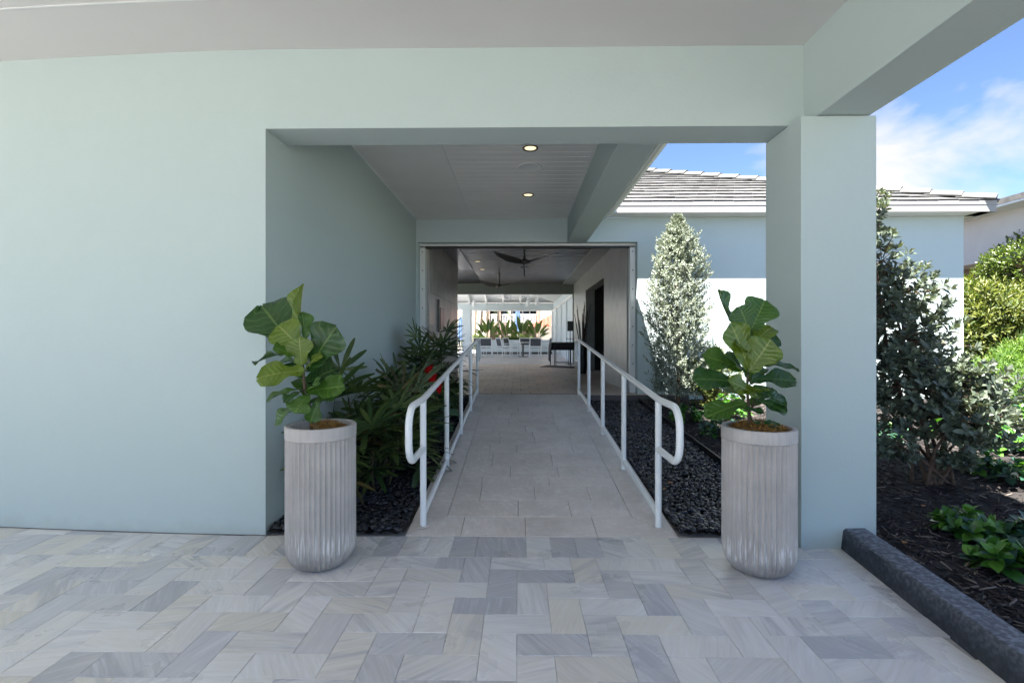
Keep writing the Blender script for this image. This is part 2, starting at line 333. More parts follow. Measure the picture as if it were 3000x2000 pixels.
def fig_mat(name, c, vein):
    t = NT(name); uv = t.n('UVMap').outputs[0]; sp = t.n('SeparateXYZ', {0: uv}); u, v = sp.outputs['X'], sp.outputs['Y']
    au = t.math('ABSOLUTE', t.math('SUBTRACT', u, 0.5))
    mid = t.math('LESS_THAN', au, 0.022)
    ph = t.math('FRACT', t.math('MULTIPLY', t.math('SUBTRACT', v, t.math('MULTIPLY', au, 0.42)), 8.0))
    side = t.math('LESS_THAN', t.math('ABSOLUTE', t.math('SUBTRACT', ph, 0.5)), 0.045)
    vv = t.math('MAXIMUM', mid, t.math('MULTIPLY', side, 0.6))
    f = t.noise(t.pos, 25, 4)
    base = t.mix(f, tuple(x * 0.7 for x in c), tuple(x * 1.25 for x in c))
    rr = t.rnd; base = t.mix(t.math('MULTIPLY', rr, 0.35), base, tuple(x * 0.55 for x in c))
    col = t.mix(t.math('MULTIPLY', vv, 0.75), base, vein)
    t.p(Base_Color=col, Roughness=0.25)
    puff = t.n('Math', {0: t.math('MULTIPLY', ph, 6.283)}, operation='SINE').outputs[0]
    t.bump(t.math('SUBTRACT', t.math('MULTIPLY', puff, -0.5), t.math('MULTIPLY', vv, 0.6)), 0.35, 0.006)
    tr = t.n('BsdfTranslucent', {'Color': t.mix(1.0, col, (1.5, 1.5, 0.5), 'MULTIPLY')})
    ms = t.n('MixShader', {0: 0.22}); t.t.links.new(t.b.outputs[0], ms.inputs[1]); t.t.links.new(tr.outputs[0], ms.inputs[2])
    t.t.links.new(ms.outputs[0], t.out.inputs[0]); return t.m
M['fig_dark'] = fig_mat('fig_leaf_dark', (0.026, 0.080, 0.018), (0.11, 0.19, 0.05))
M['fig_light'] = fig_mat('fig_leaf_light', (0.115, 0.185, 0.018), (0.30, 0.34, 0.09))
M['fig_mid'] = fig_mat('fig_leaf_mid', (0.055, 0.135, 0.02), (0.17, 0.26, 0.06))

# ------------------------------------------------------------------ ground and floors
RAMP0, RAMP1 = 3.42, 8.25; FLOOR = 0.42
def rz(Y): return 0.0 if Y < RAMP0 else (FLOOR if Y > RAMP1 else FLOOR * (Y - RAMP0) / (RAMP1 - RAMP0))
def gz(Y):                                   # garden bed level
    return 0.06 + 0.27 * min(1, max(0, (Y - 3.7) / 4.6))
tag(MB().slab([(-300, -300), (300, -300), (300, 400), (-300, 400)], -0.4, -0.10).build('ground', M['asphaltgrass']), kind='structure')
drive = tag(MB().slab([(-9.5, -4.05), (2.55, -4.05), (2.55, 3.75), (-1.8, 3.75), (-1.8, 4.5), (-9.5, 4.5)], -0.25, -0.007).build('driveway_pavement', M['grout']), kind='structure')

U = 0.1655; X0 = -0.835; YT = 3.074            # herringbone module, phase, top of the first row
def kerb_x(Y): return 2.135 - 0.125 * (3.26 - Y)
def paver_mesh(a, b):
    m = MB(); g = 0.0009; c = 0.0014; x0, x1, y0, y1 = -a/2+g, a/2-g, -b/2+g, b/2-g
    m.add([(x0,y0,-.03),(x1,y0,-.03),(x1,y1,-.03),(x0,y1,-.03),(x0,y0,-c),(x1,y0,-c),(x1,y1,-c),(x0,y1,-c),(x0+c,y0+c,0),(x1-c,y0+c,0),(x1-c,y1-c,0),(x0+c,y1-c,0)],
          [(0,1,5,4),(1,2,6,5),(2,3,7,6),(3,0,4,7),(4,5,9,8),(5,6,10,9),(6,7,11,10),(7,4,8,11),(8,9,10,11)])
    return m
UY = 0.1575
PH, PV, P1 = paver_mesh(2*U, UY), paver_mesh(U, 2*UY), paver_mesh(U, UY)
cells = []
for j in range(-44, 1):                       # row j: top edge at YT + j*U
    for i in range(-52, 22):
        k = (i + j) % 4
        xa = X0 + i * U; yt = YT + j * UY
        if k == 0: cells.append((xa + U, yt - UY/2, 'H'))
        elif k == 3:                          # upper half of an upright stone whose lower half is k==2 one row down
            cells.append((xa + U/2, yt - UY, 'V'))
        elif k == 2 and j == 0: cells.append((xa + U/2, yt - UY/2, '1'))
for i in range(-52, 22):                       # soldier course along the building
    cells.append((X0 + (i + 0.35) * U + U/2, YT + UY + 0.002, 'V'))
for i in range(-26, 0):
    x = X0 + (2 * i + 0.5) * U
    if x < -1.9:
        cells.append((x, YT + 2*UY + UY/2 + 0.004, 'H'))
        if x < -3.2: cells.append((x + U, YT + 3*UY + UY/2 + 0.006, 'H'))
cells = [c for c in cells if c[0] < kerb_x(c[1]) + 0.10]
vis = sorted(cells, key=lambda c: (0 if (c[1] > 1.55 and abs(c[0]) < c[1] * 1.12 + 0.2) else 1, math.hypot(c[0], c[1] - 1.5)))
TMP = {'H': PH, 'V': PV, '1': P1}; me = {k: t.mesh('paver', M['paver']) for k, t in TMP.items()}
for (x, y, k) in vis[:296]:
    o = link('paver', me[k], drive); o.location = (x, y, random.uniform(-0.0012, 0.0012)); o.rotation_euler = (random.uniform(-.0025, .0025), random.uniform(-.0025, .0025), random.uniform(-.003, .003))
rest = MB()
for (x, y, k) in vis[296:]:
    dz = random.uniform(-0.001, 0.001); rest.add([(p[0]+x, p[1]+y, p[2]+dz) for p in TMP[k].v], TMP[k].f)
tag(rest.build('distant_pavers', M['paver'], drive), kind='stuff')

tag(MB().slab([(-60, -40), (30, -40), (30, -4.05), (-9.5, -4.05), (-9.5, 4.4), (-60, 4.4)], -0.2, .004).build('unseen_bounce_ground', simple('bounce_ground_grey', (0.20, 0.198, 0.195), 0.85, 0.12, 2)), kind='structure')  # added out-of-view ground, its grey chosen to limit bounced sunlight
# ramp with its stone tiles
rampo = tag(MB().hexa([(-0.80, RAMP0, -0.2), (1.12, RAMP0, -0.2), (1.12, 8.4, -0.2), (-0.80, 8.4, -0.2),
    (-0.80, RAMP0, -0.008), (1.12, RAMP0, -0.008), (1.12, 8.4, FLOOR + 0.003), (-0.80, 8.4, FLOOR + 0.003)]).build('ramp', M['darkgrout']), kind='structure')
def rtile(poly, parent, zf, m, name='tile', g=0.0018, th=0.05):
    cxm = sum(p[0] for p in poly) / len(poly); cym = sum(p[1] for p in poly) / len(poly)
    q = [(x + (g if x < cxm else -g), y + (g if y < cym else -g)) for x, y in poly]
    d = random.uniform(-0.001, 0.001); n = len(q); c = 0.002
    vs_ = [(x, y, zf(y) - th) for x, y in q] + [(x, y, zf(y) - c + d) for x, y in q] + [(x + (c if x < cxm else -c), y + (c if y < cym else -c), zf(y) + d) for x, y in q]
    fs = [(i, (i+1) % n, (i+1) % n + n, i + n) for i in range(n)] + [(i+n, (i+1) % n + n, (i+1) % n + 2*n, i + 2*n) for i in range(n)] + [tuple(range(2*n, 3*n))]
    return MB().add(vs_, fs).build(name, m, parent)
zr = lambda y: FLOOR * (y - RAMP0) / (RAMP1 - RAMP0) + 0.003 if y < RAMP1 else FLOOR + 0.003
L0, L1, R1_, R0_ = -0.80, -0.545, 0.865, 1.12
ys = 3.40
for a, b in ((-0.80, -0.41), (-0.41, 0.05), (0.05, 0.555), (0.555, 1.12)):
    rtile([(a, ys), (b, ys), (min(b, R1_ + .0) if b > 1 else b, 3.70), (max(a, L1) if a < -.7 else a, 3.70)], rampo, zr, M['ramp'])
bl, br = 3.40, 3.40; y = 3.70; first = True
yy = 3.70; row = 0
bounds = [3.70]
while yy < 8.24:
    h = [0.30, 0.30, 0.20, 0.30, 0.41][row % 5]; y1 = min(yy + h, RAMP1) if RAMP1 - (yy + h) > 0.12 else RAMP1
    x = L1; first = True
    while x < R1_ - 0.01:
        wd = random.choice([0.41, 0.61, 0.30, 0.46]) * (random.uniform(.5, .9) if first else 1); first = False
        x1 = x + wd
        if R1_ - x1 < 0.18: x1 = R1_
        rtile([(x, yy), (x1, yy), (x1, y1), (x, y1)], rampo, zr, M['ramp']); x = x1
    yy = y1; row += 1
for (xa, xb, sgn) in ((L0, L1, -1), (R1_, R0_, 1)):
    ya = 3.40; k = 0
    while ya < RAMP1 - .01:
        yb = min(ya + 0.66, RAMP1)
        if k == 0:
            poly = [(xa, 3.405), (xb, 3.70), (xb, yb), (xa, yb)] if sgn < 0 else [(xa, 3.70), (xb, 3.405), (xb, yb), (xa, yb)]
        else: poly = [(xa, ya), (xb, ya), (xb, yb), (xa, yb)]
        rtile(poly, rampo, zr, M['ramp']); ya = yb; k += 1
# upper terrace floor
terr = tag(MB().slab([(-9, 8.26), (2.9, 8.26), (2.9, 31), (-9, 31)], -0.2, FLOOR - 0.006).build('terrace_floor', M['darkgrout']), kind='structure')
zt = lambda y: FLOOR
tan_me = {}
y = 8.262; r_ = 0
extra = MB()
while y < 17.2:
    y1 = y + 0.50; x = -1.8 - (0.17 if r_ % 2 else 0)
    while x < 2.2:
        rtile([(x, y), (x + 0.335, y), (x + 0.335, y1), (x, y1)], terr, zt, M['tan'], g=.0035); x += 0.335
    y = y1; r_ += 1
for i in range(24):
    for j in range(27):
        x = -7.5 + i * 0.42; y = 17.27 + j * 0.5
        if y + .5 < 30.9: extra.box(x+.002, x+.418, y+.002, y+.498, FLOOR-.02, FLOOR + random.uniform(-.001, .001))
tag(extra.build('distant_tiles', stone_mat('pale_terrace_tile', [(0.36, 0.36, 0.39), (0.40, 0.40, 0.43), (0.34, 0.34, 0.36)], (0.32, 0.32, 0.34), 0.4), terr), kind='stuff')
tag(MB().slab([(-30, 31), (30, 31), (30, 60), (-30, 60)], -0.3, FLOOR - 0.03).build('pool_terrace', M['terrace']), kind='structure')

# ------------------------------------------------------------------ entrance canopy building
CEIL = 3.43; HB = 2.87; YF = 3.39; YB = 3.69
root = thing('entrance_canopy', (-1.787, YF, 0), 'pale aqua stucco entrance canopy with plain wall, header beam and flat ceiling', 'building')
wa = M['wall']
XE, YE = -9.0, -3.2                                  # unseen outer corner of the canopy, placed to set the incoming light
def wy(x): return YF + .045 * max(0, -1.787 - x) ** 1.4   # the front wall bows away slightly
xs_ = [-1.787 - .32 * k for k in range(21)]
zt_ = CEIL + .02; V = []; F = []
for x in xs_: V += [(x, wy(x), -.05), (x, wy(x), zt_)]
for k in range(20): F.append((2*k+2, 2*k, 2*k+1, 2*k+3))
n0 = len(V); V += [(-1.787, 8.40, -.05), (-1.787, 8.40, zt_), (-2.05, 8.40, -.05), (-2.05, 8.40, zt_), (-2.05, 4.6, -.05), (-2.05, 4.6, zt_), (xs_[-1], 4.6, -.05), (xs_[-1], 4.6, zt_)]
F += [(0, n0, n0+1, 1), (n0, n0+2, n0+3, n0+1), (n0+2, n0+4, n0+5, n0+3), (n0+4, n0+6, n0+7, n0+5), (n0+6, 40, 41, n0+7)]
F.append(tuple([2*k+1 for k in range(20, -1, -1)] + [n0+1, n0+3, n0+5, n0+7]))
MB().add(V, F).build('wall', wa, root, smooth=True)
MB().box(-1.7868, 1.984, YF, YB, HB, CEIL + .02).build('header_beam', wa, root)
MB().box(1.985, 2.335, YE, YB - 0.01, HB + .0015, CEIL + .02).build('side_beam', wa, root, bevel=.006)
MB().box(1.874, 2.37, 3.23, YB + .002, -0.04, HB - .004).build('pillar', wa, root, bevel=.006)
MB().slab([(XE, YE), (1.983, YE), (1.983, YF - .001), (-1.787, YF - .001)] + [(x, wy(x) - .001) for x in xs_ if XE < x < -1.8] + [(XE, wy(XE))], CEIL, CEIL + .06).build('ceiling', M['ceil'], root)
bj = MB()
for xa, xb in zip(xs_, xs_[1:]):
    bj.hexa([(xb, wy(xb) - .004, -.002), (xa, wy(xa) - .004, -.002), (xa, wy(xa) + .01, -.002), (xb, wy(xb) + .01, -.002), (xb, wy(xb) - .004, .005), (xa, wy(xa) - .004, .005), (xa, wy(xa) + .01, .005), (xb, wy(xb) + .01, .005)])
bj.build('base_joint', M['darkgrout'], root)
cj = MB()
for xa, xb in zip([1.98] + xs_, xs_):
    ya, yb = wy(xa) - .52, wy(xb) - .52
    if xb > XE: cj.hexa([(xb, yb, CEIL - .004), (xa, ya, CEIL - .004), (xa, ya + .012, CEIL - .004), (xb, yb + .012, CEIL - .004), (xb, yb, CEIL - .0005), (xa, ya, CEIL - .0005), (xa, ya + .012, CEIL - .0005), (xb, yb + .012, CEIL - .0005)])
cj.build('ceiling_joint', M['white'], root)
MB().box(XE - .2, 2.95, YE - .25, 4.0, CEIL + .09, CEIL + .30).build('roof', M['trim'], root)
MB().box(XE, 1.983, YE - .2, YE - .001, CEIL - .1, CEIL + .08).build('outer_beam', wa, root)
MB().box(1.93, 2.37, YE - .25, YE + .15, -.04, HB).build('pillar', wa, root)
MB().box(XE, XE + .4, YE - .25, YE + .15, -.04, CEIL - .11).build('pillar', wa, root)

# covered walkway between the canopy and the pavilion
cw = thing('covered_walkway', (0.0, YB, 0), 'covered walkway ceiling with white plank boards, side beam and gutter above the ramp', 'canopy')
PC = 3.45
MB().box(-1.786, -0.825, YB + .001, 8.399, PC, PC + .03).build('ceiling_panel', M['pceil'], cw)
n = 31; pw = (8.398 - YB - .002) / n
pm = MB().add([(-.815,0.003,.02),(.849,0.003,.02),(.849,pw-.003,.02),(-.815,pw-.003,.02),(-.815,0.003,.003),(.849,.003,.003),(.849,pw-.003,.003),(-.815,pw-.003,.003),
               (-.815,.006,0),(.849,.006,0),(.849,pw-.006,0),(-.815,pw-.006,0)],
              [(0,4,5,1),(1,5,6,2),(2,6,7,3),(3,7,4,0),(4,8,9,5),(5,9,10,6),(6,10,11,7),(7,11,8,4),(11,10,9,8)]).mesh('plank', M['pceil'])
for i in range(n):
    o = link('plank', pm, cw); o.location = (0, YB + .002 + i * pw, PC)
MB().box(-.823, -.816, YB + .001, 8.398, PC - .006, PC + .02).build('trim_strip', M['white'], cw)
MB().box(-.82, .85, YB + .001, 8.398, PC + .022, PC + .03).build('backing', M['white'], cw)
MB().box(0.85, 1.19, YB + .001, 8.399, 3.05, 3.47).build('side_beam', wa, cw, bevel=.006)
MB().box(1.191, 1.50, YB + .001, 8.3, 3.475, 3.49).build('soffit', M['trim'], cw)
MB().box(1.47, 1.50, YB + .001, 8.28, 3.42, 3.475).build('fascia', M['trim'], cw)
gut = MB().prism([(1.502, 3.47), (1.545, 3.455), (1.60, 3.475), (1.61, 3.57), (1.60, 3.57), (1.59, 3.485), (1.545, 3.467), (1.51, 3.48), (1.51, 3.57), (1.502, 3.57)], YB + .001, 8.28)
gut.build('gutter', M['gutter'], cw)
MB().box(-2.0, 1.50, YB + .32, 8.399, 3.60, 3.72).build('roof', M['trim'], cw)

# ------------------------------------------------------------------ pavilion building
F2 = 8.40; ET = 3.47
pv = thing('pavilion', (2.06, F2, 0), 'pale pavilion with flat grey roof tiles and open breezeway at the top of the ramp', 'building')
w2 = M['wall2']
MB().box(-2.05, -1.75, F2, F2 + .3, -.05, ET).build('wall', w2, pv)
MB().box(2.06, 7.64, F2 + .0, F2 + .3, -.05, ET).build('wall', w2, pv)
MB().box(-1.75, 2.06, F2, F2 + .3, 3.05, ET).build('wall_over_opening', w2, pv)
MB().box(7.34, 7.639, F2 + .301, 20, -.05, ET).build('side_wall', w2, pv)
# breezeway screen tracks
for x0, x1 in ((-1.749, -1.655), (1.965, 2.059)):
    tr = MB().box(x0, x1, F2 + .15, F2 + .29, FLOOR - .04, 2.985).build('screen_track', M['white'], pv, bevel=.004)
    for k in range(8):
        xc = (x0 + x1) / 2; z = .6 + k * .33
        MB().lathe([(0.009, 0), (0.009, .006), (0.003, .009)], 8).mesh('tmp')
        b = MB(); Mx = Matrix.Translation((xc, F2 + .15, z)) @ Matrix.Rotation(R(90), 4, 'X')
        t = MB().lathe([(0.010, 0), (0.010, .005), (0.004, .008)], 8); b.add([Mx @ Vector(p) for p in t.v], t.f); b.build('bolt', M['black'], tr)
MB().box(-1.749, 2.059, F2 + .15, F2 + .29, 3.012, 3.049).build('screen_housing', M['white'], pv)
MB().box(-1.654, 1.964, F2 + .16, F2 + .25, 2.975, 3.0115).build('rolled_screen', M['black'], pv)
IC = 3.27
MB().box(1.94, 2.2, F2 + .301, 11.0, FLOOR - .1, IC).build('breezeway_wall', M['plaster'], pv)
MB().box(1.94, 2.2, 14.0, 17.0, FLOOR - .1, IC).build('breezeway_wall', M['plaster'], pv)
MB().box(1.94, 2.2, 11.0, 14.0, 2.75, IC).build('doorway_header', M['plaster'], pv)
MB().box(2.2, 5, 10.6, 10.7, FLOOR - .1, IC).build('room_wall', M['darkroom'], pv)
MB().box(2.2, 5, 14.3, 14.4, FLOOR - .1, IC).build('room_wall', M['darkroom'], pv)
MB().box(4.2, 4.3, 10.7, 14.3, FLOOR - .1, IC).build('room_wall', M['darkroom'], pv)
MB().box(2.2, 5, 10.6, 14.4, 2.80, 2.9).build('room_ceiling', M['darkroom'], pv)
MB().box(2.2, 4.3, 10.6, 14.4, FLOOR - .1, FLOOR + .004).build('room_floor', M['tan'], pv)
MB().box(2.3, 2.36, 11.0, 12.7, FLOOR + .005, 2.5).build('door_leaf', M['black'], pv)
MB().box(-2.0, -1.64, F2 + .301, 12.8, FLOOR - .1, IC).build('breezeway_wall', M['grout'], pv)
zrow = [FLOOR, 1.02, 1.62, 2.22, 2.74, IC - .005]
for r_ in range(5):
    y = F2 + .31 - (0.45 if r_ % 2 else 0)
    while y < 12.79:
        a, b = max(y, F2 + .31), min(y + 0.9, 12.798)
        if b - a > .05: MB().box(-1.641, -1.61, a + .002, b - .002, zrow[r_] + .002, zrow[r_+1] - .002).build('stone_panel', M['panel'], pv, bevel=.003, seg=1)
        y += 0.9
MB().box(-1.60, -1.25, F2 + .30, 13.3, IC - .02, IC + .02).build('ceiling_border', simple('brown_ceiling_panel', (0.09, 0.075, 0.07), 0.3, 0.2, 5), pv)
MB().box(1.55, 1.939, F2 + .30, 17.0, IC - .02, IC + .02).build('ceiling_border', M['plaster'], pv)
pk = MB(); pk.add([(x, .006 + .188 * k / 6, .007 * ((k - 3) / 3.0) ** 2) for k in range(7) for x in (-1.249, 1.549)], [(2*k, 2*k+2, 2*k+3, 2*k+1) for k in range(6)]); pk.add([(-1.249, .006, .007), (1.549, .006, .007), (1.549, .194, .007), (-1.249, .194, .007), (-1.249, .006, .022), (1.549, .006, .022), (1.549, .194, .022), (-1.249, .194, .022)], [(4,5,6,7),(0,1,5,4),(1,2,6,5),(2,3,7,6),(3,0,4,7)]); pk = pk.mesh('ceiling_plank', M['darkplank'], True)
y = F2 + .30
while y < 16.95:
    o = link('ceiling_plank', pk, pv); o.location = (0, y, IC); y += 0.2
MB().box(-4, 2.2, F2 + .3, 17.2, IC + .024, IC + .1).build('ceiling_backing', M['black'], pv)
MB().box(-4, 2.19, 17.0, 17.3, 2.92, IC + .02).build('end_beam', simple('dark_green_beam', (0.14, 0.16, 0.145), 0.7), pv)
# eave, fascia, soffit
MB().box(1.51, 7.84, F2 - .315, F2 - .001, ET + .002, ET + .02).build('soffit', M['trim'], pv)
MB().box(1.63, 7.865, F2 - .340, F2 - .316, ET - .003, ET + .11).build('fascia', M['fascia'], pv)
MB().box(7.641, 7.84, F2 - .315, 20, ET + .002, ET + .02).build('soffit', M['trim'], pv)
MB().box(7.841, 7.865, F2 - .315, 20, ET - .003, ET + .11).build('fascia', M['fascia'], pv)
dr = MB().box(1.63, 7.87, F2 - .347, F2 - .317, ET + .112, ET + .185).build('drip_edge', M['fascia'], pv)
# roof: deck and courses of tiles
SL = 0.45; EY = F2 - .34; EZ = 3.60; HX = 7.87; TOP = 5.6
deck = MB()
deck.add([(1.0, EY, EZ), (HX, EY, EZ), (HX - TOP, EY + TOP, EZ + SL * TOP), (1.0, EY + TOP, EZ + SL * TOP), (HX, EY + 12, EZ)], [(0, 1, 2, 3), (1, 4, 2)])
rf = deck.build('roof', M['rooftile'], pv)
ct = .37; tw = .335; sl_ = math.atan(SL); tl = ct / math.cos(sl_) + .05
tm = MB().box(.004, tw - .004, 0, tl, .0, .024).mesh('roof_tile', M['rooftile'])
row = 0; t = 0.0
while t < TOP - .1:
    x = 1.55 - 0.30 * t * 0 - (tw / 2 if row % 2 else 0)
    xe = HX - t - 0.10
    while x < xe - .05:
        o = link('roof_tile', tm, rf)
        o.matrix_basis = Matrix.Translation((x, EY + t - .008, EZ + SL * t + .045 + random.uniform(-.004, .004))) @ Matrix.Rotation(sl_ - .075, 4, 'X') @ Matrix.Rotation(random.uniform(-.004, .004), 4, 'Z')
        x += tw
    row += 1; t += ct
hd = Vector((-1, 1, SL)).normalized(); hl = 0.40 / math.hypot(1, 1) * math.sqrt(2)
cap = MB().prism([(-.17, -.075), (-.05, .02), (.05, .02), (.17, -.075), (.15, -.10), (0, -.02), (-.15, -.10)], 0, .50).mesh('hip_cap', M['rooftile'])
Xh = hd.cross(Vector((0, 0, 1))).normalized(); Zh = Xh.cross(hd); k = 0; s_ = 0.0
while s_ < TOP * math.sqrt(2 + SL * SL) - .2:
    p = Vector((HX, EY, EZ + .10)) + hd * s_ + Zh * .035
    m4 = Matrix((Xh, hd, Zh)).transposed().to_4x4(); m4.translation = p
    o = link('hip_cap', cap, rf); o.matrix_basis = m4 @ Matrix.Rotation(-.07, 4, 'X'); s_ += .43
sidet = MB()
for i in range(12):
    t = i * ct
    sidet.hexa([(HX - t + .03, EY + t, EZ + SL*t + .02), (HX - t + .03, EY + 12 - t, EZ + SL*t + .02), (HX - t - .4, EY + 12 - t, EZ + SL*t + .17), (HX - t - .4, EY + t + .4, EZ + SL*t + .17),
                (HX - t + .03, EY + t, EZ + SL*t + .06), (HX - t + .03, EY + 12 - t, EZ + SL*t + .06), (HX - t - .4, EY + 12 - t, EZ + SL*t + .20), (HX - t - .4, EY + t + .4, EZ + SL*t + .20)])
tag(sidet.build('side_tile_courses', M['rooftile'], rf), kind='stuff')

# recessed lights and speaker in the walkway ceiling
def downlight(p, label, r=.085, group=None):
    t = thing('downlight', p, label, 'downlight', group)
    MB().lathe([(r * .84, 0), (r, -.004), (r * 1.0, -.012), (r * .86, -.012), (r * .84, -.004)], 28, p, cap=False).build('trim_ring', M['black'], t, smooth=True)
    MB().lathe([(r * .86, -.006), (r * .75, -.003), (r * .72, -.004)], 28, p, cap=False).build('reflector', M['bulbmetal'], t, smooth=True)
    m = NT('warm_lamp'); m.p(Base_Color=(0.8, 0.7, 0.5), Emission_Color=(1.0, 0.80, 0.45), Emission_Strength=0.22)
    MB().lathe([(r * .73, -.0045), (r * .3, -.0035), (.002, -.003)], 24, p).build('lamp', m.m, t, smooth=True)
p1 = W(1218, 340, 5.27); p2 = W(1213, 447, 7.0)
downlight((p1.x, 5.24, PC), 'round recessed downlight in plank ceiling close to the header beam')
downlight((p2.x, 6.96, PC), 'round recessed downlight in plank ceiling beyond the speaker grille')
for (x, yp, Y, lb) in ((1097, 600, 11.9, 'small recessed downlight in dark breezeway ceiling beside the ceiling border'), (1108, 616, 13.3, 'small recessed downlight in dark breezeway ceiling above the rear fan')):
    p = W(x, yp, Y); downlight((p.x, Y, IC), lb, .09)
ps = W(1217, 384, 5.83)
sp = thing('ceiling_speaker', (ps.x, 5.83, PC), 'flat round white speaker grille flush in the plank ceiling', 'speaker')
MB().lathe([(.145, 0), (.145, -.004), (.138, -.009), (.132, -.006), (.002, -.006)], 36, (ps.x, 5.83, PC)).build('grille', M['white'], sp, smooth=True)

# ------------------------------------------------------------------ kerb, beds
kb = MB(); prof = [(-.0, -.04), (.009, .05), (.020, .122), (.034, .136), (.160, .140), (.174, .130), (.186, -.04)]
st = []; N_ = 40
for i in range(N_ + 1):
    Y = 3.235 - (3.235 + 4.0) * i / N_; bx = kerb_x(Y)
    for (px, pz) in prof: st.append((bx + px + random.uniform(-.0022, .0022), Y, pz + random.uniform(-.002, .002)))
n = len(prof); fs = []
for i in range(N_):
    for k in range(n - 1): fs.append((i*n+k, i*n+k+1, (i+1)*n+k+1, (i+1)*n+k))
fs += [tuple(range(n)), tuple(range(N_*n+n-1, N_*n-1, -1))]
kb.add(st, [tuple(reversed(f)) for f in fs])
tag(kb.build('kerb', M['kerb'], smooth=True), kind='structure')

def bed(name, x0, x1, y0, y1, m, zoff=0.0, nx=40, ny=40, amp=.012, xl=None):
    V = []; F = []
    for j in range(ny + 1):
        Y = y0 + (y1 - y0) * j / ny; xa = xl(Y) if xl else x0
        for i in range(nx + 1): V.append((xa + (x1 - xa) * i / nx, Y, gz(Y) + zoff + random.uniform(-amp, amp)))
    for j in range(ny):
        for i in range(nx): a = j*(nx+1)+i; F.append((a, a+1, a+nx+2, a+nx+1))
    return tag(MB().add(V, F).build(name, m, smooth=True), kind='structure')
def mulch_left(Y): return kerb_x(Y) + .17 if Y < 3.2 else (2.372 if Y < 3.70 else 2.06)
bedR = bed('mulch_bed', 2.06, 20, -4.0, F2 - .002, M['mulchbed'], nx=60, ny=124, xl=mulch_left, amp=.015)
tag(MB().slab([(7.7, F2 - .01), (26, F2 - .01), (26, 30), (7.7, 30)], -.1, .33).build('garden_ground', M['mulchbed']), kind='structure')
pebR = bed('pebble_bed', 1.125, 2.05, 3.395, F2 - .002, M['soil'], zoff=-.035)
pebL = bed('pebble_bed', -1.786, -.805, 3.395, F2 - .002, M['soil'], zoff=-.035)
tag(MB().hexa([(2.045, 3.70, 0), (2.065, 3.70, 0), (2.065, F2 - .02, .2), (2.045, F2 - .02, .2), (2.045, 3.70, .10), (2.065, 3.70, .10), (2.065, F2 - .02, .37), (2.045, F2 - .02, .37)]).build('garden_edging', M['edging']),
    'thin black edging strip between the pebbles and the mulch', 'edging')
import bmesh
def ico(sub):
    bm = bmesh.new(); bmesh.ops.create_icosphere(bm, subdivisions=sub, radius=1.0); bm.verts.ensure_lookup_table()
    v = [tuple(x.co) for x in bm.verts]; f = [[q.index for q in p.verts] for p in bm.faces]; bm.free(); return np.array(v), np.array(f)
IV, IF = ico(2)
IV1, IF1 = ico(1)
pebm = []
for k in range(5):
    d = 1 + .10 * np.sin(IV @ RNG.normal(0, 1.6, (3, 1)) + k); sm = IV * d
    mm = bpy.data.meshes.new('pebble'); mm.from_pydata([tuple(x) for x in (sm * [1 + .1*math.sin(k), 1, 1])], [], IF.tolist()); mm.materials.append(M['pebble'])
    mm.polygons.foreach_set('use_smooth', [True] * len(mm.polygons)); pebm.append(mm)
def pebbles(parent, x0, x1, y0, y1, sp, smin, smax):
    pts = []
    ny = int((y1 - y0) / sp); nx = int((x1 - x0) / sp)
    for j in range(ny):
        for i in range(nx):
            pts.append((x0 + (i + .5 + random.uniform(-.42, .42)) * sp, y0 + (j + .5 + random.uniform(-.42, .42)) * sp))
    pts.sort(key=lambda p: p[1]); ms = []
    for idx, (x, y) in enumerate(pts):
        a = random.uniform(smin, smax) * (1.35 if random.random() < .12 else 1); b = a * random.uniform(.62, .85); c = a * random.uniform(.38, .55)
        x = min(max(x, x0 + a), x1 - a)
        m4 = Matrix.Translation((x, max(y, y0 + a), gz(y) - .035 + c * .7 + random.uniform(0, .014))) @ Matrix.Rotation(random.uniform(0, 6.28), 4, 'Z') @ Matrix.Rotation(random.gauss(0, .32), 4, 'X') @ Matrix.Rotation(random.gauss(0, .25), 4, 'Y') @ Matrix.Diagonal((a, b, c, 1))
        if idx < 296:
            o = link('pebble', pebm[idx % 5], parent); o.matrix_basis = m4
        else: ms.append(np.array(m4))
    V, F = scatter(IV1, IF1, np.array(ms)); tag(npmesh('pebble_layer', V, F, M['pebble'], True, parent), kind='stuff')
pebbles(pebR, 1.125, 2.045, 3.40, F2 - .01, .036, .023, .033)
pebbles(pebL, -1.785, -.805, 3.40, F2 - .01, .033, .020, .027)
# mulch chips
nm = 26000
yy = -0.4 + RNG.random(nm) ** 1.25 * 8.6; kx = np.array([mulch_left(a) for a in yy]); span = np.where(yy < 3.7, 3.2, 4.5) + .25 * yy
xx = kx + .01 + RNG.random(nm) ** 1.3 * span
P = np.stack([xx, yy, np.array([gz(a) for a in yy]) + RNG.uniform(.004, .026, nm)], 1)
an = RNG.uniform(0, 6.283, nm); D = np.stack([np.cos(an), np.sin(an), RNG.normal(0, .22, nm)], 1); Nn = np.stack([RNG.normal(0, .35, nm), RNG.normal(0, .35, nm), np.ones(nm)], 1)
Sx = np.stack([RNG.uniform(.0025, .0062, nm), RNG.uniform(.012, .055, nm), RNG.uniform(.0015, .004, nm)], 1)
cv = [(-1,-1,-1),(1,-1,-1),(.7,1,-1),(-.7,1,-1),(-.8,-1,1),(.8,-1,1),(.4,.9,1),(-.4,.9,1)]; cf = [(0,3,2,1),(4,5,6,7),(0,1,5,4),(1,2,6,5),(2,3,7,6),(3,0,4,7)]
V, F = scatter(cv, cf, frames(P, D, Nn, Sx)); tag(npmesh('mulch_chips', V, F, M['mulch'], False, bedR), kind='stuff')

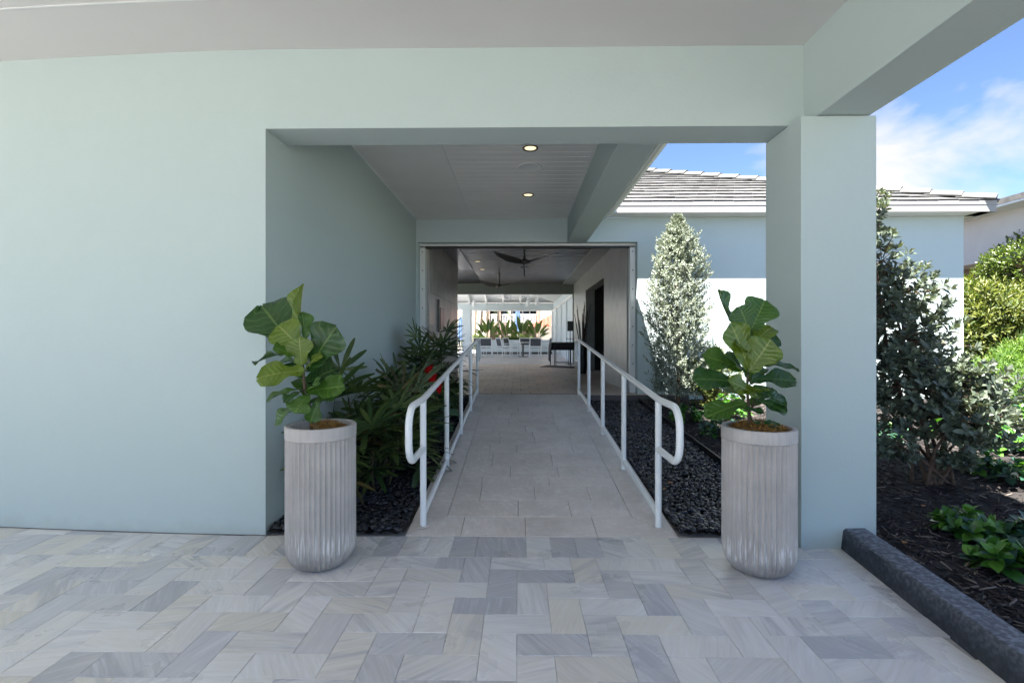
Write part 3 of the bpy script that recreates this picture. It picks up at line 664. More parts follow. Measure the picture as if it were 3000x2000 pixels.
# ------------------------------------------------------------------ handrails
def handrail(x, label):
    PY = [3.54, 4.70, 5.87, 7.03, 8.19]; t = thing('handrail', (x, PY[0], 0), label, 'handrail', None)
    r = .0235; HT = .935
    def arc(c, r0, a0, a1, n=8): return [(x, c[0] + r0 * math.cos(a0 + (a1 - a0) * k / n), c[1] + r0 * math.sin(a0 + (a1 - a0) * k / n)) for k in range(n + 1)]
    z0 = rz(PY[0]) + HT; z1 = rz(PY[-1]) + HT; e0 = 3.07; e1 = 8.62; q = .135
    pts = [(x, PY[0], z0 - .36), (x, e0 + q, z0 - .36)] + arc((e0 + q, z0 - .36 + q), q, -math.pi/2, -math.pi, 8) + arc((e0 + q, z0 - q), q, math.pi, math.pi/2, 8)
    pts += [(x, PY[0] - .04, z0), (x, PY[0] + .04, z0 + .004), (x, PY[-1] - .04, z1 - .004), (x, PY[-1] + .04, z1)]
    pts += arc((e1 - q, z1 - q), q, math.pi/2, 0, 8) + arc((e1 - q, z1 - .36 + q), q, 0, -math.pi/2, 8) + [(x, PY[-1], z1 - .36)]
    MB().tube(pts, r, 14).build('top_rail', M['rail'], t, smooth=True)
    for Y in PY:
        post = MB().tube([(x, Y, rz(Y) - .01), (x, Y, rz(Y) + HT - .005)], r, 14).build('post', M['rail'], t, smooth=True)
        MB().lathe([(.047, 0), (.047, .004), (.026, .007)], 18, (x, Y, rz(Y) + .003)).build('base_flange', M['ramp'], post, smooth=True)
    MB().tube([(x, PY[0], rz(PY[0]) + .09), (x, PY[-1], rz(PY[-1]) + .09)], r * .92, 12).build('bottom_rail', M['rail'], t, smooth=True)
handrail(-.70, 'white tubular handrail with looped end on the lady palm side of the ramp')
handrail(1.02, 'white tubular handrail with looped end on the open pebble side of the ramp')

# ------------------------------------------------------------------ planters
def planter(loc, label, rot):
    H = .86; Rr = .208; n = 44; per = 8; nseg = n * per
    prof = []
    for k in range(9):                       # rounded foot
        a = (k / 8) * math.pi / 2; prof.append((.110 + .096 * math.sin(a), .135 * (1 - math.cos(a)), min(1, k / 3)))
    for z in (.2, .3, .42, .54, .66, .74, .778): prof.append((Rr - .002, z, 1))
    prof += [(Rr - .001, .786, .25), (Rr, .788, 0), (Rr + .001, .853, 0), (Rr - .004, H, 0), (Rr - .026, H, 0), (Rr - .032, .852, 0), (Rr - .04, .76, 0), (.02, .755, 0)]
    m = MB(); V = []
    for (r, z, fl) in prof:
        for k in range(nseg):
            th = 2 * math.pi * k / nseg; ph = (k % per) / per
            dd = abs(math.sin(math.pi * ph)) ** 0.8     # narrow ribs, wider grooves
            rr = r - fl * .0135 * dd; V.append((rr * math.cos(th), rr * math.sin(th), z))
    F = []
    for i in range(len(prof) - 1):
        for k in range(nseg): F.append((i*nseg+k, i*nseg+(k+1) % nseg, (i+1)*nseg+(k+1) % nseg, (i+1)*nseg+k))
    F.append(tuple(range(nseg-1, -1, -1))); m.add(V, F)
    o = m.build('fluted_planter', M['pot'], smooth=True); o.location = loc; o.rotation_euler = (0, 0, rot)
    return tag(o, label, 'planter')
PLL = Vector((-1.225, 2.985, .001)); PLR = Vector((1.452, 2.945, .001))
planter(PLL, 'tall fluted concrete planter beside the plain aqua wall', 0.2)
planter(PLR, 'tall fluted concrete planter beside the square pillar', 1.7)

# ------------------------------------------------------------------ fiddle-leaf figs
def fig_leaf_mesh(mat_, bend, fold, wav, seed):
    rg = random.Random(seed); nl, nw = 12, 8; V = []; F = []; UV = []
    ctrl = [(0, .05), (.06, .28), (.16, .44), (.30, .47), (.42, .56), (.58, .86), (.72, 1.0), (.85, .93), (.94, .68), (1.0, .12)]
    def wid(t):
        for (a, b), (c, d) in zip(ctrl, ctrl[1:]):
            if t <= c: s = (t - a) / (c - a); s = s * s * (3 - 2 * s) * .5 + s * .5; return b + (d - b) * s
        return ctrl[-1][1]
    p1, p2 = rg.uniform(0, 6), rg.uniform(0, 6)
    for i in range(nl + 1):
        t = i / nl; wd = wid(t) * .36
        ang = bend * t; yy = (math.sin(ang) / bend) if abs(bend) > 1e-3 else t; zz = -((1 - math.cos(ang)) / bend) if abs(bend) > 1e-3 else 0
        for j in range(nw + 1):
            u = j / nw * 2 - 1
            z = zz + fold * abs(u) * wd + wav * math.sin(t * 13 + p1 + (3 if u > 0 else 0)) * abs(u) ** 2 * .05
            V.append((u * wd, yy + .02 * wav * math.sin(9 * u + p2), z)); UV.append((j / nw, t))
    for i in range(nl):
        for j in range(nw): a = i*(nw+1)+j; F.append((a, a+1, a+nw+2, a+nw+1))
    me_ = bpy.data.meshes.new('leaf'); me_.from_pydata(V, [], F); me_.materials.append(mat_)
    uvl = me_.uv_layers.new(name='UVMap')
    for l in me_.loops: uvl.data[l.index].uv = UV[l.vertex_index]
    me_.polygons.foreach_set('use_smooth', [True] * len(me_.polygons)); return me_
def fig(root_xy, label, leaves, stem, moss_full):
    base = Vector((root_xy.x, root_xy.y, .76)); t = thing('fiddle_leaf_fig', base, label, 'potted plant'); Y0 = root_xy.y
    pts = [W(x, y, Y0) for x, y in stem]; pts[0] = Vector((pts[0].x, Y0, .74))
    rs = [.011 - .006 * i / (len(pts) - 1) for i in range(len(pts))]
    MB().tube(pts, rs, 8).build('stem', M['bark'], t, smooth=True)
    for i, (bx, by, tx, ty, wdt, dyb, dyt, nh, bend, fold, col) in enumerate(leaves):
        b = W(bx, by, Y0 + dyb); e = W(tx, ty, Y0 + dyt); ln = (e - b).length; sw = wdt * 1.5 / FPX * Y0 / .72
        # petiole from stem to leaf base
        cl = min(pts[1:], key=lambda p: abs(p.z - b.z + .03)); mid = (cl + b) / 2 + Vector((0, 0, -.012))
        pm_ = fig_leaf_mesh(M['fig_' + col], bend, fold, 1.0, i * 7 + 3)
        lf = link('leaf', pm_, t); lf.matrix_basis = leafM(b, e - b, nh, sw, ln * (1.08 + abs(bend) * .08), ln)
        if (cl - b).length > .02: MB().tube([cl, mid, b], [.0045, .004, .0035], 6).build('petiole', M['cane'], t)
    rgf = random.Random(int(root_xy.x * 100))
    for k in range(9):
        q = pts[1] + (pts[-1] - pts[1]) * (k / 9.0 * .85); az = k * 2.4 + rgf.uniform(-.4, .4); el = rgf.uniform(.35, .95); ln = rgf.uniform(.15, .21)
        d = Vector((math.cos(az) * math.cos(el), math.sin(az) * math.cos(el), math.sin(el))); b = q + d * .03
        lf = link('leaf', fig_leaf_mesh(M['fig_' + rgf.choice(['mid', 'mid', 'dark', 'light'])], rgf.uniform(.4, .9), rgf.uniform(.1, .25), 1.0, k + 77), t); lf.matrix_basis = leafM(b, d, Vector((-d.x * .5, -.6, .8)), ln * 1.0, ln, ln)
    # moss / soil inside the planter
    rg = random.Random(3); ms = MB(); R_ = .162
    ms.lathe([(R_ + .004, .0), (R_ * .6, .012), (.01, .02)], 24, (root_xy.x, Y0, .758)); ms.build('soil', M['soil'], t)
    tv = [(-1, 0, 0), (1, 0, 0), (.6, 1, .5), (-.6, 1, .5), (.3, 1.7, .2), (-.3, 1.7, .2)]; tf = [(0, 1, 2, 3), (3, 2, 4, 5)]
    k = 2600; rr = R_ * np.sqrt(RNG.random(k)); th = RNG.uniform(0, 6.283, k); px = rr * np.cos(th); py = rr * np.sin(th)
    if not moss_full:
        keep = (px > -.045) & (np.hypot(px - .05, py - .02) < .125); px, py, rr = px[keep], py[keep], rr[keep]; k = len(px)
    P = np.stack([root_xy.x + px, Y0 + py, .785 + (.085 if moss_full else .10) * (1 - (rr / .22) ** 2) * RNG.uniform(.5, 1.0, k) + (.028 if moss_full else .0)], 1)
    D = RNG.normal(0, 1, (k, 3)); D[:, 2] = np.abs(D[:, 2]) * .6
    V, F = scatter(tv, tf, frames(P, D, RNG.normal(0, 1, (k, 3)), np.stack([RNG.uniform(.001, .0028, k), RNG.uniform(.006, .014, k), RNG.uniform(.006, .014, k)], 1)))
    tag(npmesh('moss', V, F, M['moss'], False, t), kind='stuff')
    return t
def zl(X, Y): return (X / 2.2232 + 548.8, Y / 2.2232 + 627.2)
def zrr(X, Y): return (X / 2.2232 + 1372.0, Y / 2.2232 + 627.2)
UP = (0, 0, 1); CAM = (0, -1, 0); 
def LV(f, rows):
    out = []
    for (bx, by, tx, ty, wd, dyb, dyt, nh, bend, fold, col) in rows:
        b = f(bx, by); e = f(tx, ty); out.append((b[0], b[1], e[0], e[1], wd / 2.2232, dyb, dyt, nh, bend, fold, col))
    return out
left_rows = [
 (285, 385, 110, 160, 185, .02, .10, (.25, -1, .25), .35, .10, 'dark'),
 (318, 335, 300, 78, 90, 0, .02, (-.8, -.6, .1), .25, .55, 'light'),
 (325, 395, 215, 275, 120, -.03, -.10, (.1, -1, .5), .6, .15, 'light'),
 (352, 500, 462, 290, 165, -.02, -.06, (-.35, -1, .15), .3, .12, 'dark'),
 (322, 470, 300, 345, 95, -.05, -.10, (.05, -1, .3), .5, .2, 'light'),
 (335, 498, 108, 505, 120, -.05, -.16, (0, -.75, .75), .45, .12, 'light'),
 (285, 410, 78, 415, 60, .02, .06, (0, -.35, 1), .5, .25, 'dark'),
 (320, 592, 142, 612, 62, -.02, -.06, (0, -.35, 1), .6, .25, 'mid'),
 (342, 610, 502, 562, 105, -.04, -.12, (0, -.8, .7), .35, .15, 'mid'),
 (352, 622, 288, 690, 85, -.06, -.17, (.2, -.7, .8), .5, .2, 'mid'),
 (320, 660, 172, 748, 78, -.01, -.05, (-.2, -.6, .8), .5, .3, 'mid'),
 (400, 648, 372, 752, 60, -.04, -.08, (.7, -.7, .3), .3, .4, 'mid'),
 (312, 605, 232, 648, 50, -.06, -.12, (0, -.6, 1), .3, .3, 'dark'),
 (330, 450, 165, 440, 75, .03, .14, (0, -.5, 1), .4, .2, 'mid'),
 (345, 560, 480, 480, 120, .04, .12, (-.2, -.9, .4), .4, .2, 'dark'),
 (335, 350, 335, 210, 60, .0, .0, (.9, -.5, .1), .3, .5, 'mid')]
right_rows = [
 (702, 285, 592, 118, 85, 0, .02, (.75, -.6, .2), -.35, .45, 'mid'),
 (785, 290, 858, 142, 125, .03, .06, (-.2, -1, .1), .3, .2, 'mid'),
 (768, 285, 742, 180, 115, -.02, -.05, (.1, -1, .3), .4, .15, 'mid'),
 (795, 375, 898, 300, 105, .02, .05, (-.3, -1, .25), .4, .2, 'dark'),
 (772, 500, 715, 278, 110, -.03, -.10, (.25, -1, .1), .35, .15, 'light'),
 (772, 502, 880, 355, 120, -.04, -.10, (-.2, -1, .2), .35, .15, 'light'),
 (748, 495, 575, 412, 95, 0, -.02, (.1, -.8, .55), .4, .15, 'mid'),
 (728, 560, 525, 520, 100, -.03, -.08, (0, -.75, .75), .35, .15, 'dark'),
 (850, 470, 1015, 460, 62, .02, .06, (0, -.45, 1), .45, .2, 'dark'),
 (785, 545, 1005, 525, 92, -.02, -.06, (0, -.7, .8), .4, .2, 'dark'),
 (815, 608, 975, 640, 75, -.02, -.05, (.2, -.6, .8), .6, .2, 'dark'),
 (800, 645, 962, 688, 68, -.03, -.10, (.2, -.7, .7), .4, .25, 'dark'),
 (825, 632, 702, 548, 72, -.05, -.12, (.3, -.8, .5), .3, .2, 'light'),
 (762, 662, 577, 705, 88, -.03, -.08, (-.2, -.65, .8), .4, .2, 'mid'),
 (730, 690, 842, 700, 42, -.05, -.12, (0, -.4, 1), .3, .2, 'dark'),
 (800, 762, 930, 772, 45, -.05, -.08, (0, -.5, 1), .3, .2, 'dark'),
 (790, 400, 800, 300, 110, .03, .05, (0, -1, .1), .2, .2, 'mid')]
fig(PLL, 'fiddle-leaf fig leaning in the planter by the plain wall, dark soil showing beside its moss', LV(zl, left_rows), [zl(375, 780), zl(365, 690), zl(335, 590), zl(328, 480), zl(322, 380), zl(318, 320)], False)
fig(PLR, 'upright fiddle-leaf fig with full golden moss in the planter by the pillar', LV(zrr, right_rows), [zrr(775, 790), zrr(775, 700), zrr(765, 600), zrr(768, 500), zrr(775, 400), zrr(775, 300)], True)

# ------------------------------------------------------------------ lady palms
def frond_mesh(seed, nleaf, m, m2):
    rg = random.Random(seed); mb = MB(); ln = .36
    mb.tube([(0, 0, 0), (0, .13, .006), (0, .26, 0)], [.0035, .003, .0025], 5)
    nb = len(mb.f); V0 = Vector((0, .26, 0))
    for k in range(nleaf):
        a = (k / (nleaf - 1) - .5) * R(190) + rg.uniform(-.06, .06); l = ln * (1 - .25 * abs(k / (nleaf - 1) - .5) * 2) * rg.uniform(.85, 1.1); wd = rg.uniform(.013, .021)
        d = Vector((math.sin(a), math.cos(a), .12)); side = Vector((math.cos(a), -math.sin(a), 0)); dr_ = rg.uniform(.10, .38)
        pts = []; ns = 5
        for i in range(ns + 1):
            t = i / ns; c = V0 + d * (l * t) + Vector((0, 0, -dr_ * l * t * t)); w_ = wd * (0.35 + 1.9 * t * (1 - t) + .35 * (t > .3)) * (1 if t < .95 else .55)
            pts.append((c - side * w_ + Vector((0, 0, .004)), c, c + side * w_ + Vector((0, 0, .004))))
        n0 = [q for p in pts for q in p]; fs = []
        for i in range(ns):
            b = i * 3; fs += [(b, b+1, b+4, b+3), (b+1, b+2, b+5, b+4)]
        mb.add(n0, fs)
    me_ = mb.mesh('frond', m); me_.polygons.foreach_set('use_smooth', [True] * len(me_.polygons)); return me_
fro = [frond_mesh(i, 7 + i % 4, M['lf_rhapis'], None) for i in range(6)]; frod = frond_mesh(50, 7, M['lf_rhapis_dry'], None)
def lady_palm(loc, label, ncane, hmin, hmax, spread, nf, seed, scale=1.0, lean=(0, 0), low=0):
    rg = random.Random(seed); loc = Vector(loc); t = thing('lady_palm', loc, label, 'palm')
    for c in range(ncane):
        a = rg.uniform(0, 6.28); rr = spread * math.sqrt(rg.random()); h = rg.uniform(hmin, hmax)
        b = loc + Vector((rr * .6 * math.cos(a), rr * .6 * math.sin(a), -.02)); top = loc + Vector((rr * 1.1 * math.cos(a) + lean[0] * h, rr * 1.1 * math.sin(a) + lean[1] * h, h))
        mid = (b + top) / 2 + Vector((rg.uniform(-.03, .03), rg.uniform(-.03, .03), 0))
        MB().tube([b, mid, top], [.011, .010, .008], 7).build('cane', M['cane'], t, smooth=True)
        for k in range(nf):
            s = 1 - .62 * k / nf * rg.uniform(.8, 1.1); p = b + (mid - b) * min(1, s * 2) if s < .5 else mid + (top - mid) * (s * 2 - 1)
            az = a + k * 2.4 + rg.uniform(-.4, .4); el = rg.uniform(.25, 1.05) - .9 * k / nf
            if k == 0: el = rg.uniform(.9, 1.3)
            d = Vector((math.cos(az) * math.cos(el), math.sin(az) * math.cos(el), math.sin(el)))
            if p.x + d.x * .5 < -1.76: d.x = abs(d.x) * .4
            d.normalize()
            o = link('frond', frod if rg.random() < .10 else fro[rg.randrange(6)], t); sc = scale * rg.uniform(.8, 1.15)
            o.matrix_basis = leafM(p, d, Vector((rg.uniform(-.4, .4), rg.uniform(-.4, .4), 1)), sc, sc, sc)
    for k in range(low):
        az = rg.uniform(0, 6.28); el = rg.uniform(.1, .9); d = Vector((math.cos(az) * math.cos(el), math.sin(az) * math.cos(el) - .2, math.sin(el)))
        p = loc + Vector((math.cos(az) * .08, math.sin(az) * .08, rg.uniform(.05, .35)))
        if p.x + d.x * .5 < -1.76: d.x = abs(d.x) * .4
        o = link('frond', fro[rg.randrange(6)], t); sc = scale * rg.uniform(.8, 1.1)
        o.matrix_basis = leafM(p, d.normalized(), Vector((0, -.3, 1)), sc, sc, sc)
lady_palm((-1.30, 4.35, gz(4.3) - .02), 'low spreading lady palm with some browned fronds behind the fluted planter', 8, .36, .80, .34, 6, 11, 1.08, (0.0, 0), 14)
lady_palm((-1.36, 5.25, gz(5.2) - .02), 'drooping lady palm with brownish fronds against the passage wall', 6, .35, .72, .22, 8, 23, .95, (.0, 0), 7)
lady_palm((-1.24, 7.0, gz(7.0) - .02), 'tall dark green lady palm at the top end of the ramp', 9, .55, 1.08, .24, 8, 5, .92, (.0, 0), 7)
# anthurium
an_ = thing('anthurium', (-.93, 5.35, gz(5.35) - .02), 'small anthurium with red flowers beside the handrail post', 'flower')
hl_ = MB().add([(0, 0, 0), (-.06, -.02, .01), (-.085, .06, .015), (-.04, .15, .008), (0, .22, -.02), (.04, .15, .008), (.085, .06, .015), (.06, -.02, .01), (0, .08, -.006)],
               [(0, 8, 2, 1), (8, 3, 2), (8, 4, 3), (8, 5, 4), (8, 6, 5), (0, 7, 6, 8)])
hg = hl_.mesh('leaf', M['lf_blue'], True); hr = hl_.mesh('flower', M['flower'], True)
for k in range(22):
    a = k * 2.4; h = random.uniform(.12, .55); rr = .05 + .13 * random.random()
    b = Vector((-.93 + rr * math.cos(a), 5.35 + rr * math.sin(a), gz(5.35) + h))
    MB().tube([(-.93, 5.35, gz(5.35) - .02), (-.93 + rr*.5*math.cos(a), 5.35 + rr*.5*math.sin(a), gz(5.35) + h*.6), b], .003, 5).build('stalk', M['cane'], an_)
    o = link('leaf', hg, an_); s = random.uniform(.55, .9); o.matrix_basis = leafM(b, (math.cos(a), math.sin(a) - .3, -.25), (0, -.5, 1), s, s)
for (x, y) in ((983, 858), (1004, 897), (992, 878)):
    b = W(x, y, 5.05); MB().tube([(-.93, 5.35, gz(5.35)), ((b.x - .93) / 2, 5.2, (b.z + gz(5.35)) / 2 + .05), b], .003, 5).build('stalk', M['cane'], an_)
    o = link('flower', hr, an_); o.matrix_basis = leafM(b, (.3, -.4, .5), (0, -1, .4), .62, .62)

# ------------------------------------------------------------------ leafy shrubs
LEAF6 = ([(0,0,0),(-.5,.35,.06),(.5,.35,.06),(0,.35,-.03),(-.46,.72,.06),(.46,.72,.06),(0,.72,-.03),(0,1,-.05)],
         [(0,2,3),(0,3,1),(2,5,6),(2,6,3),(3,6,4),(3,4,1),(5,7,6),(6,7,4)])
LEAF4 = ([(0,0,0),(-.5,.5,.08),(.5,.5,.08),(0,1,0),(0,.5,-.04)], [(0,2,4),(0,4,1),(2,3,4),(4,3,1)])
def shoots_to_leaves(P, D, nl, lmin, lmax, aspect, tmpl, spread=1.0, stem=.05):
    n = len(P); P = np.repeat(P, nl, 0); D = np.repeat(D, nl, 0); D /= np.linalg.norm(D, axis=1, keepdims=True); k = np.tile(np.arange(nl), n)
    ref = np.where(np.abs(D[:, 2:3]) > .9, [[1., 0, 0]], [[0., 0, 1.]]); A = np.cross(D, ref); A /= np.linalg.norm(A, axis=1, keepdims=True); B = np.cross(D, A)
    th = k * 2.39996 + np.repeat(RNG.uniform(0, 6.28, n), nl) + RNG.normal(0, .25, n * nl)
    t = k / max(1, nl - 1); tilt = (1.25 - .85 * t) * spread + RNG.normal(0, .18, n * nl)
    rad = A * np.cos(th)[:, None] + B * np.sin(th)[:, None]
    d = D * np.cos(tilt)[:, None] + rad * np.sin(tilt)[:, None]; nh = D * np.sin(tilt)[:, None] - rad * np.cos(tilt)[:, None] + D * .2
    pos = P - D * (stem * (1 - t))[:, None]
    ln = RNG.uniform(lmin, lmax, n * nl) * (1 - .35 * t); S3 = np.stack([ln * aspect, ln, ln], 1)
    return scatter(tmpl[0], tmpl[1], frames(pos, d, nh, S3))
def silver_tree():
    b = Vector((2.50, 7.62, .30)); t = thing('silver_buttonwood', b, 'narrow columnar tree with small silvery leaves against the sunlit wall', 'tree')
    MB().tube([b, b + Vector((.02, 0, .8)), b + Vector((-.02, 0, 1.8)), b + Vector((0, .02, 2.7))], [.035, .028, .018, .008], 8).build('trunk', M['bark'], t, smooth=True)
    n = 4000; z = RNG.random(n) ** .9; pz = .22 + z * 2.80
    prof = np.interp(pz, [.2, .6, 1.2, 1.7, 2.3, 2.65, 2.95], [.36, .43, .47, .46, .39, .27, .08])
    th = RNG.uniform(0, 6.283, n); rr = prof * np.sqrt(RNG.uniform(.12, 1.0, n)) * (1 + .16 * np.sin(3 * th + 4 * pz) + RNG.normal(0, .13, n))
    P = np.stack([b.x + rr * np.cos(th), b.y + rr * np.sin(th), b.z + pz], 1)
    D = np.stack([np.cos(th) * .7, np.sin(th) * .7, np.full(n, .8)], 1) + RNG.normal(0, .3, (n, 3))
    ex = []; ed = []                                       # whippy side shoots that break the outline
    br = MB()
    for k in range(34):
        a = random.uniform(0, 6.28); h = random.uniform(.4, 2.75); r0 = float(np.interp(h, [.2, 1.2, 2.3, 2.95], [.38, .46, .32, .08])); d = Vector((math.cos(a), math.sin(a), 1.0)).normalized(); L_ = random.uniform(.14, .34)
        p0 = b + Vector((r0 * .6 * math.cos(a), r0 * .6 * math.sin(a), h))
        br.tube([b + Vector((0, 0, h - .25)), p0, p0 + d * (r0*.4 + L_)], [.008, .005, .002], 5)
        for s in np.linspace(.3, 1, 6): q = p0 + d * (r0*.4 + L_) * s; ex.append(q[:]); ed.append((d + Vector((random.gauss(0, .2), random.gauss(0, .2), .2)))[:])
    br.build('branches', M['bark'], t)
    P = np.concatenate([P, np.array(ex)]); D = np.concatenate([D, np.array(ed)])
    V, F = shoots_to_leaves(P, D, 8, .040, .064, .42, LEAF4, .95, .07)
    tag(npmesh('crown', V, F, M['lf_silver'], False, t), kind='stuff')
silver_tree()
def big_bush():
    b = Vector((3.72, 4.38, .10)); t = thing('buttonwood_shrub', b, 'large grey green leafy shrub with bare reddish stems beside the pillar', 'shrub')
    rg = random.Random(4); lobes = [((3.34, 4.65, 2.52), (.17, .20, .34), 34), ((3.42, 4.6, 2.12), (.24, .26, .30), 50), ((3.58, 4.6, 1.80), (.40, .38, .32), 110), ((3.55, 4.5, 1.38), (.52, .42, .34), 140), ((3.55, 4.5, .98), (.56, .45, .34), 150),
        ((4.00, 4.45, .98), (.46, .42, .28), 110), ((3.80, 4.25, .70), (.42, .34, .24), 100), ((4.25, 4.6, .80), (.34, .34, .22), 56), ((4.12, 4.35, .56), (.28, .28, .18), 44), ((3.78, 4.22, .36), (.20, .18, .12), 22), ((3.1, 4.55, 1.3), (.34, .35, .6), 80), ((3.2, 4.3, .55), (.34, .3, .28), 60)]
    P = []; D = []; br = MB()
    stems = [(b + Vector((rg.uniform(-.24, .24), rg.uniform(-.12, .12), -.04))) for _ in range(7)]
    for li, (c, r, n) in enumerate(lobes):
        c = Vector(c); s0 = stems[li % 7]; m1 = s0 + (c - s0) * .5 + Vector((rg.uniform(-.08, .08), rg.uniform(-.08, .08), .04))
        MB().tube([s0, m1, c], [.017, .013, .006], 8).build('stem', M['bark'], t, smooth=True)
        for k in range(int(n * 1.2)):
            v = Vector((rg.gauss(0, 1), rg.gauss(0, 1), rg.gauss(0, 1))).normalized(); f = rg.uniform(.45, 1.06); p = c + Vector((v.x * r[0], v.y * r[1], v.z * r[2])) * f
            if p.z < .18: p.z = .18 + rg.random() * .1
            if p.x < 2.45: p.x = 2.45 + .1 * rg.random()
            d = (p - c).normalized() + Vector((0, -.1, .75)); P.append(p[:]); D.append(d[:])
            if k % 3 == 0: br.tube([c + (p - c) * .1, p], [.005, .002], 4)
    tag(br.build('twigs', M['bark'], t), kind='stuff')
    V, F = shoots_to_leaves(np.array(P), np.array(D), 10, .058, .098, .47, LEAF6, 1.0, .06)
    tag(npmesh('crown', V, F, M['lf_bush'], False, t), kind='stuff')
big_bush()
cover_leaf = {}
for nm_, mt in (('g', 'lf_cover'), ('b', 'lf_blue')):
    mb = MB(); V = []; F = []
    for i in range(6):
        tt = i / 5; wd = .5 * math.sin(math.pi * min(1, .08 + tt * .92)) ** .75 if i < 5 else .02
        if i == 0: wd = .06
        z = -.18 * tt * tt
        V += [(-wd, tt, z + .10 * wd * 2), (0, tt, z), (wd, tt, z + .10 * wd * 2)]
    for i in range(5): a = i*3; F += [(a, a+1, a+4, a+3), (a+1, a+2, a+5, a+4)]
    cover_leaf[nm_] = mb.add(V, F).mesh('leaf', M[mt], True)
def cover_plant(x, y, label, seed, nrose, rad, h, kind='g', group=None, lsc=1.0):
    rg = random.Random(seed); b = Vector((x, y, gz(y) - .02)); t = thing('ground_cover_plant', b, label, 'plant', group)
    nrose = int(nrose * 2.1); h *= .82
    for k in range(nrose):
        a = rg.uniform(0, 6.28); rr = rad * math.sqrt(rg.random()); hh = h * (1 - .62 * rr / rad) * rg.uniform(.5, 1.05)
        top = b + Vector((rr * math.cos(a), rr * math.sin(a), hh + .02)); D = Vector((math.cos(a) * rr / rad * .8, math.sin(a) * rr / rad * .8, 1)).normalized()
        MB().tube([b + Vector((rr*.3*math.cos(a), rr*.3*math.sin(a), 0)), (b + top) / 2 + Vector((0, 0, .02)), top], [.005, .004, .003], 5).build('stem', M['cane'], t)
        X = D.orthogonal().normalized(); Yv = D.cross(X); nl = rg.randrange(7, 10)
        for i in range(nl):
            th = i * 2.4 + a; tl_ = 1.35 - .95 * i / nl; rad_ = X * math.cos(th) + Yv * math.sin(th); d = D * math.cos(tl_) + rad_ * math.sin(tl_)
            nh = D * math.sin(tl_) - rad_ * math.cos(tl_); l = rg.uniform(.075, .105) * lsc * (1 - .3 * i / nl)
            o = link('leaf', cover_leaf[kind if rg.random() < .8 else ('b' if kind == 'g' else 'g')], t); o.matrix_basis = leafM(top - D * (.04 * (1 - i / nl)), d, nh, l * .62, l, l)
    return t
def G(x, y, z=.12):                       # pixel -> point on the garden bed
    d = (EYE - z) * FPX / (y - HY); return W(x, y, d)
spots = [(2225, 1205, 'g', 9, .17, .24, 'glossy green ground cover clump in the mulch behind the black kerb'), (2318, 1290, 'g', 8, .15, .24, 'glossy green ground cover clump closest to the black kerb'),
         (2345, 1225, 'b', 7, .15, .25, 'bluish green ground cover clump between two glossy ones in the mulch'), (2255, 1080, 'g', 9, .2, .28, 'ground cover clump behind the stems of the large shrub'),
         (2345, 1105, 'b', 8, .18, .28, 'bluish ground cover clump on sunlit mulch'), (2335, 985, 'g', 10, .3, .35, 'broad ground cover clump on sunlit mulch before the fern bush'), (2275, 1005, 'g', 8, .25, .3, 'ground cover clump touching the edge of the large shrub')]
spots += [(2300, 1040, 'g', 9, .25, .32, 'sunlit ground cover clump between the large shrub and the bluish one'), (2348, 1040, 'g', 9, .25, .34, 'sunlit glossy clump next to the bluish one behind the shrub'),
          (2290, 950, 'g', 10, .35, .42, 'tall ground cover clump at the foot of the fern bush'), (2240, 965, 'b', 8, .3, .36, 'bluish ground cover clump hidden behind the large shrub crown'), (2180, 1010, 'g', 8, .25, .3, 'ground cover clump behind the shrub stems, nearer the pillar'), (2060, 1020, 'b', 8, .25, .3, 'dark bluish clump in the shade behind the pillar corner')]
for i, (x, y, k, n, r, h, lb) in enumerate(spots):
    p = G(x, y); cover_plant(p.x, p.y, lb, 30 + i, n, r, h, k, lsc=1.3 if y > 1150 else 1.15)
for i, (x, Y, n, r, h, lb) in enumerate([(2.32, 6.7, 10, .22, .34, 'dark ground cover clump by the edging strip below the silvery tree'), (2.50, 5.9, 11, .25, .36, 'ground cover clump next to the edging strip, half hidden by the fluted planter'),
        (2.95, 6.9, 12, .30, .45, 'lit ground cover clump between the silvery tree and the pillar'), (2.42, 5.1, 9, .22, .3, 'ground cover clump in the shade behind the pillar-side planter')]):
    cover_plant(x, Y, lb, 60 + i, n, r, h, 'g' if i % 2 == 0 else 'b')
def cloud_bush(name, label, cat, base, c, r, n, nl, l0, l1, asp, mt, tmpl=LEAF4, spread=1.0, shell=.55, trunk=.05, up=.6):
    b = Vector(base); t = thing(name, b, label, cat); c = Vector(c)
    st_ = MB(); 
    for k in range(5):
        e = c + Vector((random.uniform(-.5, .5) * r[0], random.uniform(-.5, .5) * r[1], random.uniform(-.2, .5) * r[2])); st_.tube([b + Vector((random.uniform(-.1, .1), random.uniform(-.1, .1), -.03)), (b + e) / 2 + Vector((random.uniform(-.1, .1), 0, 0)), e], [trunk, trunk * .7, trunk * .3], 7)
    st_.build('trunk', M['bark'], t, smooth=True)
    v = RNG.normal(0, 1, (n, 3)); v /= np.linalg.norm(v, axis=1, keepdims=True); f = RNG.uniform(shell, 1.0, n) * (1 + .07 * np.sin(5 * v[:, 0] + 3 * v[:, 2]) + RNG.normal(0, .03, n))
    P = np.array(c[:]) + v * np.array(r) * f[:, None]; P[:, 2] = np.maximum(P[:, 2], b.z + .03)
    D = v + np.array([0, 0, up]) + RNG.normal(0, .25, (n, 3))
    V, F = shoots_to_leaves(P, D, nl, l0, l1, asp, tmpl, spread, l1)
    tag(npmesh('crown', V, F, M[mt], False, t), kind='stuff'); return t
cloud_bush('leafy_shrub', 'bright yellow green leafy shrub behind the planter next to the pillar', 'shrub', (3.05, 7.7, .32), (3.05, 7.6, .80), (.50, .45, .52), 420, 8, .05, .085, .34, 'lf_yellow')
